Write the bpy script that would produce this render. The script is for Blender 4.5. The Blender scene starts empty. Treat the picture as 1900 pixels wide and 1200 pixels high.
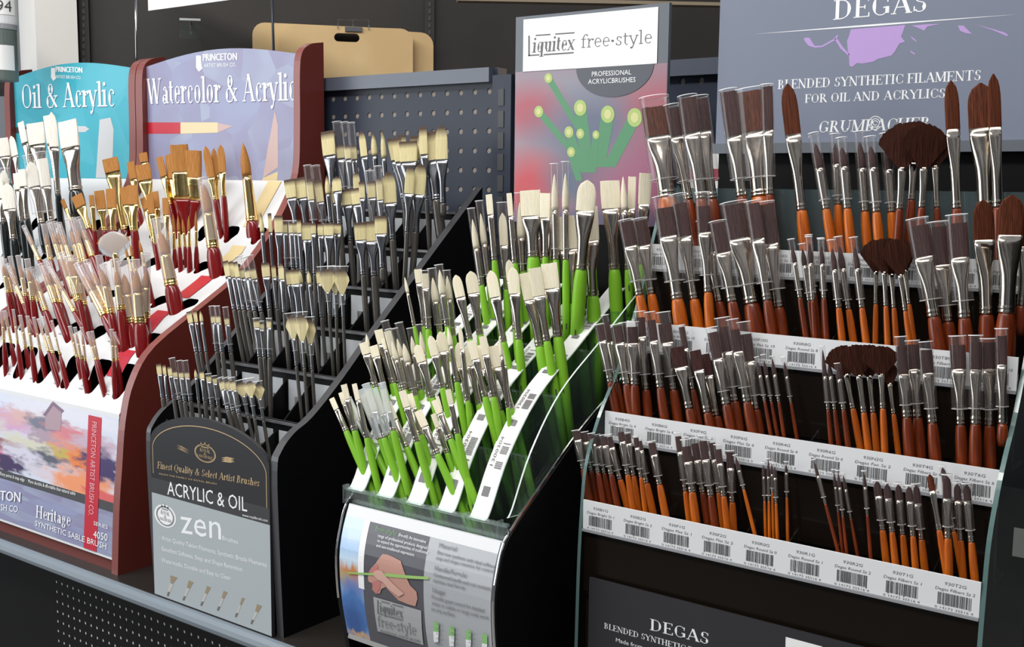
import bpy, bmesh, math, random
from mathutils import Vector, Matrix
random.seed(7)
C = bpy.context.scene.collection
SC = bpy.context.scene
EYE = 1.5                       # camera height above the shop floor

# ------------------------------------------------------------------ camera
F, YAW, PITCH, ROLL = 2100.0, -0.642356, -0.123246, 0.0111525
cy, sy, cp, sp = math.cos(YAW), math.sin(YAW), math.cos(PITCH), math.sin(PITCH)
_f0 = Vector((sy, cy, 0)); _r0 = Vector((cy, -sy, 0)); _z = Vector((0, 0, 1))
FW = cp*_f0 + sp*_z
_u = cp*_z - sp*_f0
RT = math.cos(ROLL)*_r0 + math.sin(ROLL)*_u
UP = math.cos(ROLL)*_u - math.sin(ROLL)*_r0
cam = bpy.data.objects.new('camera', bpy.data.cameras.new('camera'))
C.objects.link(cam)
cam.matrix_world = Matrix(((RT.x, UP.x, -FW.x, 0), (RT.y, UP.y, -FW.y, 0), (RT.z, UP.z, -FW.z, EYE), (0, 0, 0, 1)))
cam.data.sensor_width = 36; cam.data.lens = F/1900*36
cam.data.clip_start = .05; cam.data.clip_end = 60
SC.camera = cam

# ------------------------------------------------------------------ world, lights, exposure
SC.view_settings.view_transform = 'Standard'; SC.view_settings.look = 'None'
SC.view_settings.exposure = 0.34; SC.view_settings.gamma = 1.0; SC.view_settings.use_curve_mapping = False
SC.cycles.transparent_max_bounces = 40; SC.cycles.max_bounces = 8
w = bpy.data.worlds.new('shop_air'); SC.world = w; w.use_nodes = True
# the rest of the shop as the shelves see it: pale ceiling, uneven bright and dark aisles, dark floor
_nt = w.node_tree; _bgn = _nt.nodes['Background']; _bgn.inputs[1].default_value = .30
_tc = _nt.nodes.new('ShaderNodeTexCoord'); _mp = _nt.nodes.new('ShaderNodeMapping'); _mp.inputs['Scale'].default_value = (4.5, 4.5, .7)
_nz = _nt.nodes.new('ShaderNodeTexNoise'); _nz.inputs['Scale'].default_value = 1; _nz.inputs['Detail'].default_value = 3
_rp = _nt.nodes.new('ShaderNodeValToRGB'); _rp.color_ramp.elements[0].position = .42; _rp.color_ramp.elements[0].color = (.06, .06, .065, 1); _rp.color_ramp.elements[1].position = .60; _rp.color_ramp.elements[1].color = (1.0, 1.06, 1.15, 1)
_sx = _nt.nodes.new('ShaderNodeSeparateXYZ'); _up = _nt.nodes.new('ShaderNodeMapRange'); _up.inputs[1].default_value = -.35; _up.inputs[2].default_value = .5; _up.inputs[3].default_value = .25; _up.inputs[4].default_value = 1.15
_mu = _nt.nodes.new('ShaderNodeMix'); _mu.data_type = 'RGBA'; _mu.blend_type = 'MULTIPLY'; _mu.inputs['Factor'].default_value = 1
for _a, _b in ((_tc.outputs['Generated'], _mp.inputs[0]), (_mp.outputs[0], _nz.inputs[0]), (_nz.outputs[0], _rp.inputs[0]), (_tc.outputs['Generated'], _sx.inputs[0]), (_sx.outputs[2], _up.inputs[0]), (_rp.outputs[0], _mu.inputs['A']), (_up.outputs[0], _mu.inputs['B']), (_mu.outputs['Result'], _bgn.inputs[0])): _nt.links.new(_a, _b)

def area(name, loc, target, sx, sy_, power, col):
    d = bpy.data.lights.new(name, 'AREA'); d.shape = 'RECTANGLE'; d.size = sx; d.size_y = sy_; d.energy = power; d.color = col
    o = bpy.data.objects.new(name, d); C.objects.link(o); o.location = Vector(loc) + Vector((0, 0, EYE))
    o.rotation_euler = (Vector(target)-Vector(loc)).to_track_quat('-Z', 'Y').to_euler()
    return o
area('ceiling_light_strip', (-1.2, -.25, 1.55), (-1.1, .75, -.1), 3.2, .28, 48, (1, .97, .92))
area('ceiling_light_strip', (-.4, 1.0, 1.6), (-.5, 1.1, -.2), 2.6, .25, 13, (1, .97, .92))
area('shop_window', (-3.4, -1.2, .35), (-1.1, 1.0, -.15), 2.2, 1.9, 40, (.90, .96, 1))

# ------------------------------------------------------------------ picture point -> point in the place (relative to the eye)
def ray(px, py): return FW + RT*((px-950)/F) + UP*((600-py)/F)
def atY(px, py, Y): d = ray(px, py); return d*(Y/d.y)
def atX(px, py, X): d = ray(px, py); return d*(X/d.x)

# ------------------------------------------------------------------ materials
def lin(c): return tuple(((v/255)/12.92 if v <= 10 else (((v/255)+.055)/1.055)**2.4) for v in c)
def mat(name, rgb, rough=.5, metal=0.0, spec=.5, coat=0.0):
    m = bpy.data.materials.new(name); m.use_nodes = True
    b = m.node_tree.nodes['Principled BSDF']
    b.inputs['Base Color'].default_value = (*rgb, 1); b.inputs['Roughness'].default_value = rough
    b.inputs['Metallic'].default_value = metal; b.inputs['Specular IOR Level'].default_value = spec
    b.inputs['Coat Weight'].default_value = coat; b.inputs['Coat Roughness'].default_value = .08
    return m
def N(m, t, **kw):
    n = m.node_tree.nodes.new(t)
    for k, v in kw.items(): setattr(n, k, v)
    return n
def L(m, a, b): m.node_tree.links.new(a, b)
def bsdf(m): return m.node_tree.nodes['Principled BSDF']
def streaky(m, c1, c2, scale, coord='Object', bump=.0):
    """colour varying along fine streaks (scale: per axis)"""
    tc = N(m, 'ShaderNodeTexCoord'); mp = N(m, 'ShaderNodeMapping'); mp.inputs['Scale'].default_value = scale
    nz = N(m, 'ShaderNodeTexNoise'); nz.inputs['Scale'].default_value = 1; nz.inputs['Detail'].default_value = 3
    mx = N(m, 'ShaderNodeValToRGB'); mx.color_ramp.elements[0].position = .35; mx.color_ramp.elements[1].position = .68
    mx.color_ramp.elements[0].color = (*c1, 1); mx.color_ramp.elements[1].color = (*c2, 1)
    L(m, tc.outputs[coord], mp.inputs[0]); L(m, mp.outputs[0], nz.inputs[0]); L(m, nz.outputs[0], mx.inputs[0])
    L(m, mx.outputs[0], bsdf(m).inputs['Base Color'])
    if bump:
        bp = N(m, 'ShaderNodeBump'); bp.inputs['Strength'].default_value = bump; bp.inputs['Distance'].default_value = .001
        L(m, nz.outputs[0], bp.inputs['Height']); L(m, bp.outputs[0], bsdf(m).inputs['Normal'])
    return m, mx
def bristle(name, c1, c2, tip=None, rough=.55):
    m = mat(name, c1, rough, spec=.12)
    m, mx = streaky(m, c1, c2, (1500, 1500, 14), bump=.5)
    if tip:
        tc = N(m, 'ShaderNodeTexCoord'); sx = N(m, 'ShaderNodeSeparateXYZ'); r = N(m, 'ShaderNodeMapRange')
        r.inputs[1].default_value = .62; r.inputs[2].default_value = .9
        mm = N(m, 'ShaderNodeMix', data_type='RGBA'); mm.inputs['B'].default_value = (*tip, 1)
        L(m, tc.outputs['Generated'], sx.inputs[0]); L(m, sx.outputs[2], r.inputs[0]); L(m, r.outputs[0], mm.inputs['Factor'])
        L(m, mx.outputs[0], mm.inputs['A']); L(m, mm.outputs['Result'], bsdf(m).inputs['Base Color'])
    return m
def clear(name, tint=(1, 1, 1), haze=.05, rough=.06, hazecol=(.9, .9, .9), ior=1.45, graze=.6):
    m = bpy.data.materials.new(name); m.use_nodes = True; nt = m.node_tree; nt.nodes.remove(bsdf(m))
    out = nt.nodes['Material Output']
    tr = N(m, 'ShaderNodeBsdfTransparent'); tr.inputs[0].default_value = (*tint, 1)
    gl = N(m, 'ShaderNodeBsdfGlossy'); gl.inputs['Roughness'].default_value = rough
    lw = N(m, 'ShaderNodeLayerWeight'); lw.inputs[0].default_value = .5      # grazing reflection, the same on both sides of the film
    pw = N(m, 'ShaderNodeMath', operation='POWER'); pw.inputs[1].default_value = 4; L(m, lw.outputs['Facing'], pw.inputs[0])
    fr = N(m, 'ShaderNodeMath', operation='MULTIPLY_ADD'); fr.inputs[1].default_value = graze; fr.inputs[2].default_value = ((ior-1)/(ior+1))**2*1.3; L(m, pw.outputs[0], fr.inputs[0])
    di = N(m, 'ShaderNodeBsdfDiffuse'); di.inputs[0].default_value = (*hazecol, 1)
    m1 = N(m, 'ShaderNodeMixShader'); m2 = N(m, 'ShaderNodeMixShader'); m1.inputs[0].default_value = haze
    L(m, tr.outputs[0], m1.inputs[1]); L(m, di.outputs[0], m1.inputs[2])
    L(m, fr.outputs[0], m2.inputs[0]); L(m, m1.outputs[0], m2.inputs[1]); L(m, gl.outputs[0], m2.inputs[2])
    L(m, m2.outputs[0], out.inputs[0])
    return m

M = dict(
    black=mat('black_plastic', (.0045, .0045, .005), .5, spec=.15),
    black_gloss=mat('black_gloss_acrylic', (.008, .0055, .004), .12, spec=.22),
    dark_card=mat('charcoal_card', (.028, .028, .032), .32),
    white=mat('white_card', (.70, .71, .73), .45),
    paper=mat('white_paper', (.86, .86, .86), .5),
    ink=mat('black_ink', (.05, .05, .055), .5),
    grey_ink=mat('grey_ink', (.16, .16, .17), .5),
    mid_ink=mat('mid_grey_ink', (.30, .31, .33), .5),
    white_ink=mat('white_ink', (.85, .86, .88), .5),
    gold_ink=mat('gold_ink', (.50, .36, .20), .35),
    green_ink=mat('green_ink', (.18, .42, .12), .5),
    maroon=mat('maroon_board', (.15, .028, .021), .30),
    maroon_edge=mat('maroon_edge_band', (.23, .07, .062), .33),
    silver=mat('nickel_ferrule', (.56, .50, .43), .17, 1),
    gold=mat('brass_ferrule', (.85, .62, .25), .15, 1),
    steel=mat('pewter_ferrule', (.33, .33, .35), .2, 1),
    chrome=mat('chrome_edge', (.8, .8, .8), .12, 1),
    h_orange=mat('orange_lacquer', (.56, .125, .008), .3, coat=.15),
    h_brown=mat('red_brown_lacquer', (.27, .042, .008), .3, coat=.15),
    h_red=mat('deep_red_lacquer', (.185, .004, .005), .2, coat=.3),
    h_lime=mat('lime_green_lacquer', (.155, .42, .018), .36),
    h_black=mat('black_green_lacquer', (.006, .010, .010), .2, coat=.6),
    h_pearl=mat('pearl_black_lacquer', (.13, .12, .11), .22, .55),
    b_plum=bristle('plum_brown_bristle', (.026, .010, .010), (.075, .031, .028)),
    b_chestnut=bristle('chestnut_bristle', (.05, .013, .007), (.15, .042, .018)),
    b_darkfan=bristle('dark_fan_bristle', (.018, .005, .003), (.07, .02, .011)),
    b_cream=bristle('cream_bristle', (.80, .73, .54), (.90, .85, .70)),
    b_white=bristle('white_hog_bristle', (.74, .70, .62), (.90, .87, .81)),
    b_taklon=bristle('taklon_bristle', (.62, .53, .27), (.74, .66, .40), (.10, .065, .05)),
    b_gold=bristle('golden_bristle', (.36, .145, .035), (.52, .25, .075)),
    sleeve=clear('clear_sleeve_plastic', (.97, .97, .97), .04, .08, (.66, .58, .57), ior=1.45),
    sleeve_milky=clear('milky_sleeve_plastic', (.97, .96, .96), .24, .12, (.80, .74, .74), ior=1.45),
    sleeve_rim_glint=clear('painted_rim_glint', (.9, .9, .9), .85, .1, (.85, .85, .87)),
    sleeve_frost=clear('frosted_sleeve_plastic', (.92, .95, .97), .36, .2, (.80, .87, .92)),
    acrylic=clear('clear_acrylic', (.86, .93, .91), .012, .02),
    glass=clear('clear_side_acrylic', (.90, .94, .93), .004, .01, graze=.12),
    acrylic_edge=mat('acrylic_cut_edge', (.10, .17, .165), .15),
    bright_edge=mat('polished_acrylic_edge', (.62, .68, .67), .12),
    slate=mat('slate_blue_card', (.185, .21, .28), .42),
    slate_dark=mat('slate_grey_card', (.125, .14, .165), .42),
    lilac=mat('lilac_ink', (.45, .30, .62), .5),
    peg=mat('slate_pegboard_steel', (.030, .037, .056), .34, spec=.22),
    peg_dark=mat('brown_pegboard', (.022, .018, .016), .6),
    backing=mat('hole_light_backing', (.62, .56, .52), .7),
    board_backing=mat('tan_backing', (.24, .21, .19), .7),
    lip=mat('grey_shelf_lip', (.20, .24, .28), .35),
    shelf=mat('dark_shelf_steel', (.025, .022, .02), .35),
    kraft=mat('kraft_hardboard', (.52, .335, .135), .55),
    column=mat('white_paint', (.80, .77, .73), .6),
    zen_grey=mat('grey_metallic_card', (.40, .445, .47), .35),
    ribbon=mat('red_ribbon_print', (.50, .014, .035), .4),
    ribbon_pale=mat('pale_red_ribbon_print', (.52, .10, .14), .4),
    floor=mat('shop_floor', (.30, .28, .26), .5),
)
streaky(M['kraft'], (.64, .44, .21), (.72, .52, .27), (9, 9, 9))
streaky(M['h_orange'], (.34, .062, .004), (.60, .145, .007), (220, 220, 22))
streaky(M['h_brown'], (.095, .013, .003), (.225, .036, .005), (220, 220, 22))
streaky(M['h_lime'], (.20, .47, .024), (.25, .55, .036), (30, 30, 8))
streaky(M['floor'], (.26, .25, .24), (.34, .32, .30), (3, 3, 3))
streaky(M['peg_dark'], (.019, .016, .014), (.026, .021, .019), (6, 6, 6))
streaky(M['column'], (.77, .74, .71), (.83, .81, .78), (2, 2, 2))

def picture(name, base, blobs, nscale=7, amp=.10, rough=.35, detail=5):
    """printed picture in UV space: soft-edged colour patches (u, v, ru, rv, colour, softness)"""
    m = mat(name, base, rough)
    tc = N(m, 'ShaderNodeTexCoord'); nz = N(m, 'ShaderNodeTexNoise'); nz.inputs['Scale'].default_value = nscale; nz.inputs['Detail'].default_value = detail
    L(m, tc.outputs['UV'], nz.inputs[0])
    a = N(m, 'ShaderNodeVectorMath', operation='SUBTRACT'); a.inputs[1].default_value = (.5, .5, .5); L(m, nz.outputs['Color'], a.inputs[0])
    s = N(m, 'ShaderNodeVectorMath', operation='SCALE'); s.inputs['Scale'].default_value = amp*2; L(m, a.outputs[0], s.inputs[0])
    p = N(m, 'ShaderNodeVectorMath', operation='ADD'); L(m, tc.outputs['UV'], p.inputs[0]); L(m, s.outputs[0], p.inputs[1])
    prev = None
    for (u, v, ru, rv, col, soft) in blobs:
        d = N(m, 'ShaderNodeVectorMath', operation='SUBTRACT'); d.inputs[1].default_value = (u, v, 0); L(m, p.outputs[0], d.inputs[0])
        q = N(m, 'ShaderNodeVectorMath', operation='MULTIPLY'); q.inputs[1].default_value = (1/ru, 1/rv, 0); L(m, d.outputs[0], q.inputs[0])
        l = N(m, 'ShaderNodeVectorMath', operation='LENGTH'); L(m, q.outputs[0], l.inputs[0])
        r = N(m, 'ShaderNodeMapRange'); r.inputs[1].default_value = 1+soft; r.inputs[2].default_value = 1-soft; L(m, l.outputs['Value'], r.inputs[0])
        x = N(m, 'ShaderNodeMix', data_type='RGBA'); x.inputs['B'].default_value = (*col, 1)
        L(m, r.outputs[0], x.inputs['Factor'])
        if prev is None: x.inputs['A'].default_value = (*base, 1)
        else: L(m, prev, x.inputs['A'])
        prev = x.outputs['Result']
    L(m, prev, bsdf(m).inputs['Base Color'])
    return m
def faceted(name, cols, scale=5, rough=.35):
    """printed paper of crumpled, faceted colour"""
    m = mat(name, cols[0], rough)
    tc = N(m, 'ShaderNodeTexCoord'); v = N(m, 'ShaderNodeTexVoronoi'); v.inputs['Scale'].default_value = scale
    sx = N(m, 'ShaderNodeSeparateColor'); r = N(m, 'ShaderNodeValToRGB')
    for i, c in enumerate(cols):
        e = r.color_ramp.elements[i] if i < 2 else r.color_ramp.elements.new(.5)
        e.color = (*c, 1); e.position = i/(len(cols)-1)
    nz = N(m, 'ShaderNodeTexNoise'); nz.inputs['Scale'].default_value = scale*.7
    mx = N(m, 'ShaderNodeMix', data_type='FLOAT'); mx.inputs[0].default_value = .55
    L(m, tc.outputs['UV'], v.inputs[0]); L(m, tc.outputs['UV'], nz.inputs[0]); L(m, v.outputs['Color'], sx.inputs[0])
    L(m, sx.outputs[0], mx.inputs[2]); L(m, nz.outputs[0], mx.inputs[3]); L(m, mx.outputs[0], r.inputs[0]); L(m, r.outputs[0], bsdf(m).inputs['Base Color'])
    return m

# ------------------------------------------------------------------ objects
def tag(o, label, cat, group=None):
    o['label'] = label; o['category'] = cat
    if group: o['group'] = group
    return o
def thing(name, loc, label, cat, group=None):
    o = bpy.data.objects.new(name, None); o.empty_display_size = .02; C.objects.link(o)
    o.location = Vector(loc) + Vector((0, 0, EYE))
    return tag(o, label, cat, group)
def mk(name, verts, faces, mats, root=None, fm=None, uv=None, smooth=False, local=False):
    """one mesh object; verts are relative to the eye unless local; mats may be a list with fm = slot per face"""
    off = Vector((0, 0, 0))
    if not local:
        off = Vector((0, 0, EYE))
        r = root
        while r is not None: off -= r.location; r = r.parent
    me = bpy.data.meshes.new(name)
    me.from_pydata([tuple(Vector(v)+off) for v in verts], [], faces)
    for m in (mats if isinstance(mats, (list, tuple)) else [mats]): me.materials.append(m)
    if fm: me.polygons.foreach_set('material_index', fm)
    if smooth: me.polygons.foreach_set('use_smooth', [True]*len(me.polygons))
    if uv:
        l = me.uv_layers.new(name='UVMap')
        for i, lp in enumerate(me.loops): l.data[i].uv = uv[lp.vertex_index]
    o = bpy.data.objects.new(name, me); C.objects.link(o)
    if root is not None: o.parent = root
    return o
def structure(o): o['kind'] = 'structure'; return o
class G:
    """collects boxes, prisms and tubes into one mesh"""
    def __init__(s): s.v = []; s.f = []; s.m = []
    def add(s, v, f, m=0):
        b = len(s.v); s.v += [tuple(x) for x in v]; s.f += [tuple(i+b for i in q) for q in f]; s.m += [m]*len(f); return s
    def box(s, x0, x1, y0, y1, z0, z1, m=0):
        v = [(x, y, z) for x in (x0, x1) for y in (y0, y1) for z in (z0, z1)]
        return s.add(v, [(0, 1, 3, 2), (4, 6, 7, 5), (0, 4, 5, 1), (2, 3, 7, 6), (0, 2, 6, 4), (1, 5, 7, 3)], m)
    def prism(s, yz, x0, x1, m=0, rim=None):
        """polygon in (y, z) drawn out from x0 to x1"""
        n = len(yz); v = [(x0, y, z) for y, z in yz]+[(x1, y, z) for y, z in yz]
        s.add(v, [tuple(range(n)), tuple(range(2*n-1, n-1, -1))], m)
        return s.add(v, [(i, i+n, (i+1) % n+n, (i+1) % n) for i in range(n)], m if rim is None else rim)
    def tube(s, pts, r, n=8, m=0):
        pts = [Vector(p) for p in pts]; v = []; f = []
        for i, p in enumerate(pts):
            d = (pts[min(i+1, len(pts)-1)]-pts[max(i-1, 0)]).normalized()
            a = d.orthogonal().normalized(); b = d.cross(a)
            v += [p+a*(r*math.cos(t*2*math.pi/n))+b*(r*math.sin(t*2*math.pi/n)) for t in range(n)]
        for i in range(len(pts)-1):
            f += [(i*n+t, i*n+(t+1) % n, (i+1)*n+(t+1) % n, (i+1)*n+t) for t in range(n)]
        f += [tuple(range(n-1, -1, -1)), tuple(range((len(pts)-1)*n, len(pts)*n))]
        return s.add(v, f, m)
    def done(s, name, mats, root=None, smooth=False): return mk(name, s.v, s.f, mats, root, s.m, smooth=smooth)
def smoothcurve(pts, n=6):
    """Catmull-Rom through 2-D points"""
    out = []
    for i in range(len(pts)-1):
        p0, p1, p2, p3 = pts[max(i-1, 0)], pts[i], pts[i+1], pts[min(i+2, len(pts)-1)]
        for k in range(n):
            t = k/n
            out.append(tuple(.5*((2*p1[j])+(-p0[j]+p2[j])*t+(2*p0[j]-5*p1[j]+4*p2[j]-p3[j])*t*t+(-p0[j]+3*p1[j]-3*p2[j]+p3[j])*t**3) for j in (0, 1)))
    return out+[tuple(pts[-1])]
def filled(loops, thick=0):
    """flat 2-D outlines (the first solid, the rest holes) -> verts (x, y, z) and faces"""
    cu = bpy.data.curves.new('t', 'CURVE'); cu.dimensions = '2D'; cu.fill_mode = 'BOTH'; cu.extrude = thick/2
    for lp in loops:
        s = cu.splines.new('POLY'); s.points.add(len(lp)-1); s.use_cyclic_u = True
        for p, q in zip(s.points, lp): p.co = (q[0], q[1], 0, 1)
    o = bpy.data.objects.new('t', cu); C.objects.link(o)
    me = bpy.data.meshes.new_from_object(o.evaluated_get(bpy.context.evaluated_depsgraph_get()))
    v = [tuple(x.co) for x in me.vertices]; f = [tuple(p.vertices) for p in me.polygons]
    bpy.data.objects.remove(o); bpy.data.curves.remove(cu); bpy.data.meshes.remove(me)
    return v, f
def ell(cx, cy_, rx, ry, n=24, a0=0, a1=360):
    full = abs(a1-a0) >= 360
    return [(cx+rx*math.cos(math.radians(a0+(a1-a0)*i/(n if full else n-1))), cy_+ry*math.sin(math.radians(a0+(a1-a0)*i/(n if full else n-1)))) for i in range(n)]
def rrect(x0, x1, y0, y1, r, n=5):
    o = []
    for cx, c2, a in ((x1-r, y0+r, -90), (x1-r, y1-r, 0), (x0+r, y1-r, 90), (x0+r, y0+r, 180)): o += ell(cx, c2, r, r, n, a, a+90)
    return o

# ------------------------------------------------------------------ lettering
_sans = {}
def sans(txt):
    if txt not in _sans:
        cu = bpy.data.curves.new('t', 'FONT'); cu.body = txt; cu.resolution_u = 2
        o = bpy.data.objects.new('t', cu); C.objects.link(o)
        me = bpy.data.meshes.new_from_object(o.evaluated_get(bpy.context.evaluated_depsgraph_get()))
        _sans[txt] = ([(x.co.x/.7, x.co.y/.7) for x in me.vertices], [tuple(p.vertices) for p in me.polygons])
        bpy.data.objects.remove(o); bpy.data.curves.remove(cu); bpy.data.meshes.remove(me)
    return _sans[txt]
T, t_ = .145, .05
# a serif alphabet drawn as strokes: V stem x y0 y1 width serifs(1 foot, 2 head, 4 head to the left only); D diagonal x0 y0 x1 y1 width; A arc cx cy rx ry a0 a1 (thick where upright); H bar x0 x1 y; B ball x y r
SERIF = {
 'A': (.78, 'D .10 0 .38 1 t;D .38 1 .68 0 T;H .2 .56 .33;S .10 0 .2;S .68 0 .26'),
 'B': (.70, 'V .17 0 1 T 3;A .3 .755 .22 .245 -90 90;A .3 .265 .28 .265 -90 90;H .12 .32 .975;H .17 .32 .52;H .12 .32 .025'),
 'C': (.74, 'A .42 .5 .33 .5 42 318;V .68 .66 .95 t 0;V .68 .1 .3 t 0'),
 'D': (.82, 'V .17 0 1 T 3;A .3 .5 .42 .5 -90 90;H .12 .32 .975;H .12 .32 .025'),
 'E': (.66, 'V .17 0 1 T 3;H .12 .58 .975;H .17 .45 .52;H .12 .62 .025;V .58 .8 1 t 0;V .62 0 .22 t 0;V .45 .42 .62 t 0'),
 'F': (.60, 'V .17 0 1 T 3;H .12 .57 .975;H .17 .45 .52;V .57 .8 1 t 0;V .45 .42 .62 t 0'),
 'G': (.82, 'A .42 .5 .33 .5 42 325;V .68 .66 .95 t 0;V .67 .1 .44 T 4'),
 'H': (.84, 'V .17 0 1 T 3;V .66 0 1 T 3;H .17 .66 .52'),
 'I': (.36, 'V .18 0 1 T 3'),
 'K': (.78, 'V .17 0 1 T 3;D .24 .42 .62 1 t;D .34 .55 .68 0 T;S .62 1 .2;S .68 0 .2'),
 'L': (.62, 'V .17 0 1 T 3;H .12 .58 .025;V .58 0 .25 t 0'),
 'M': (.98, 'V .13 0 1 t 3;D .15 1 .47 .06 T;D .47 .06 .80 1 t;V .82 0 1 T 3'),
 'N': (.84, 'V .14 0 1 t 3;D .13 1 .68 0 T;V .69 0 1 t 2'),
 'O': (.82, 'A .41 .5 .34 .5 0 360'),
 'P': (.66, 'V .17 0 1 T 3;A .3 .73 .25 .27 -90 90;H .12 .32 .975;H .17 .32 .47'),
 'Q': (.82, 'A .41 .5 .34 .5 0 360;D .42 .06 .72 -.22 T'),
 'R': (.76, 'V .17 0 1 T 3;A .3 .745 .24 .255 -90 90;H .12 .32 .975;H .17 .32 .5;D .36 .5 .66 0 T;S .67 0 .18'),
 'S': (.62, 'A .31 .74 .2 .25 35 270;A .31 .26 .23 .26 90 -150;V .5 .72 .94 t 0;V .1 .06 .3 t 0'),
 'T': (.72, 'V .36 0 1 T 1;H .06 .66 .975;V .06 .76 1 t 0;V .66 .76 1 t 0'),
 'U': (.82, 'V .17 .3 1 T 2;A .42 .3 .25 .3 180 360;V .67 .3 1 t 2'),
 'W': (1.06, 'D .08 1 .32 0 T;D .32 0 .52 .9 t;D .5 1 .72 0 T;D .72 0 .95 1 t;S .08 1 .24;S .5 1 .2;S .95 1 .2'),
 'Y': (.74, 'D .08 1 .38 .47 T;D .68 1 .38 .47 t;V .38 0 .5 T 1;S .08 1 .24;S .68 1 .2'),
 'a': (.54, 'A .24 .17 .16 .18 0 360;V .39 .02 .5 T 0;A .27 .48 .14 .18 0 165;H .39 .52 .03'),
 'b': (.58, 'V .15 0 1 T 4;A .31 .33 .19 .34 0 360'),
 'c': (.48, 'A .28 .33 .2 .34 45 315;B .39 .52 .055'),
 'd': (.60, 'V .44 0 1 T 4;A .27 .33 .19 .34 0 360;H .44 .58 .03'),
 'e': (.50, 'A .27 .33 .2 .34 0 318;H .1 .46 .36'),
 'f': (.36, 'V .16 0 .8 T 1;A .32 .8 .14 .2 50 180;H .03 .33 .62;B .4 .9 .05'),
 'g': (.54, 'A .25 .42 .17 .24 0 360;A .26 -.1 .2 .17 0 360;D .14 .2 .14 .05 t;D .36 .6 .5 .66 t'),
 'h': (.62, 'V .15 0 1 T 5;A .31 .44 .17 .22 0 170;V .46 0 .46 T 1'),
 'i': (.31, 'V .15 0 .66 T 5;B .15 .88 .08'),
 'k': (.60, 'V .15 0 1 T 5;D .2 .3 .44 .64 t;D .28 .38 .5 0 T;S .5 0 .16'),
 'l': (.30, 'V .15 0 1 T 5'),
 'n': (.62, 'V .15 0 .66 T 5;A .31 .44 .17 .22 0 170;V .46 0 .46 T 1'),
 'o': (.56, 'A .28 .33 .21 .34 0 360'),
 'q': (.60, 'V .45 -.3 .66 T 1;A .27 .33 .19 .34 0 360'),
 'r': (.43, 'V .15 0 .66 T 5;A .33 .42 .16 .22 70 170;B .38 .57 .065'),
 's': (.44, 'A .22 .5 .13 .16 30 270;A .22 .17 .15 .17 90 -150;V .35 .48 .63 t 0;V .08 .04 .2 t 0'),
 't': (.36, 'V .15 .12 .86 T 0;A .26 .14 .11 .14 180 300;H .03 .31 .63'),
 'u': (.62, 'V .15 .2 .66 T 4;A .3 .2 .16 .2 180 330;V .45 0 .66 T 4;H .45 .57 .03'),
 'v': (.56, 'D .08 .66 .28 0 T;D .28 0 .48 .66 t;S .08 .66 .2;S .48 .66 .18'),
 'w': (.80, 'D .08 .66 .25 0 T;D .25 0 .4 .6 t;D .38 .66 .56 0 T;D .56 0 .72 .66 t;S .08 .66 .2;S .72 .66 .18'),
 'x': (.56, 'D .08 .66 .46 0 T;D .46 .66 .08 0 t;S .08 .66 .18;S .46 .66 .18;S .08 0 .18;S .46 0 .18'),
 'y': (.56, 'D .08 .66 .29 .02 T;D .48 .66 .22 -.22 t;S .08 .66 .2;S .48 .66 .18;B .16 -.22 .07'),
 'z': (.50, 'H .08 .44 .635;D .42 .64 .1 .02 T;H .08 .46 .025;V .46 0 .16 t 0;V .08 .5 .66 t 0'),
 '&': (.86, 'A .36 .76 .17 .22 0 360;A .3 .25 .24 .27 60 300;D .26 .62 .74 .02 T;D .44 0 .70 .46 t;H .58 .82 .48;D .25 .47 .4 .55 t'),
 '\u00b7': (.3, 'B .15 .36 .085'), ' ': (.30, ''),
}
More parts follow.
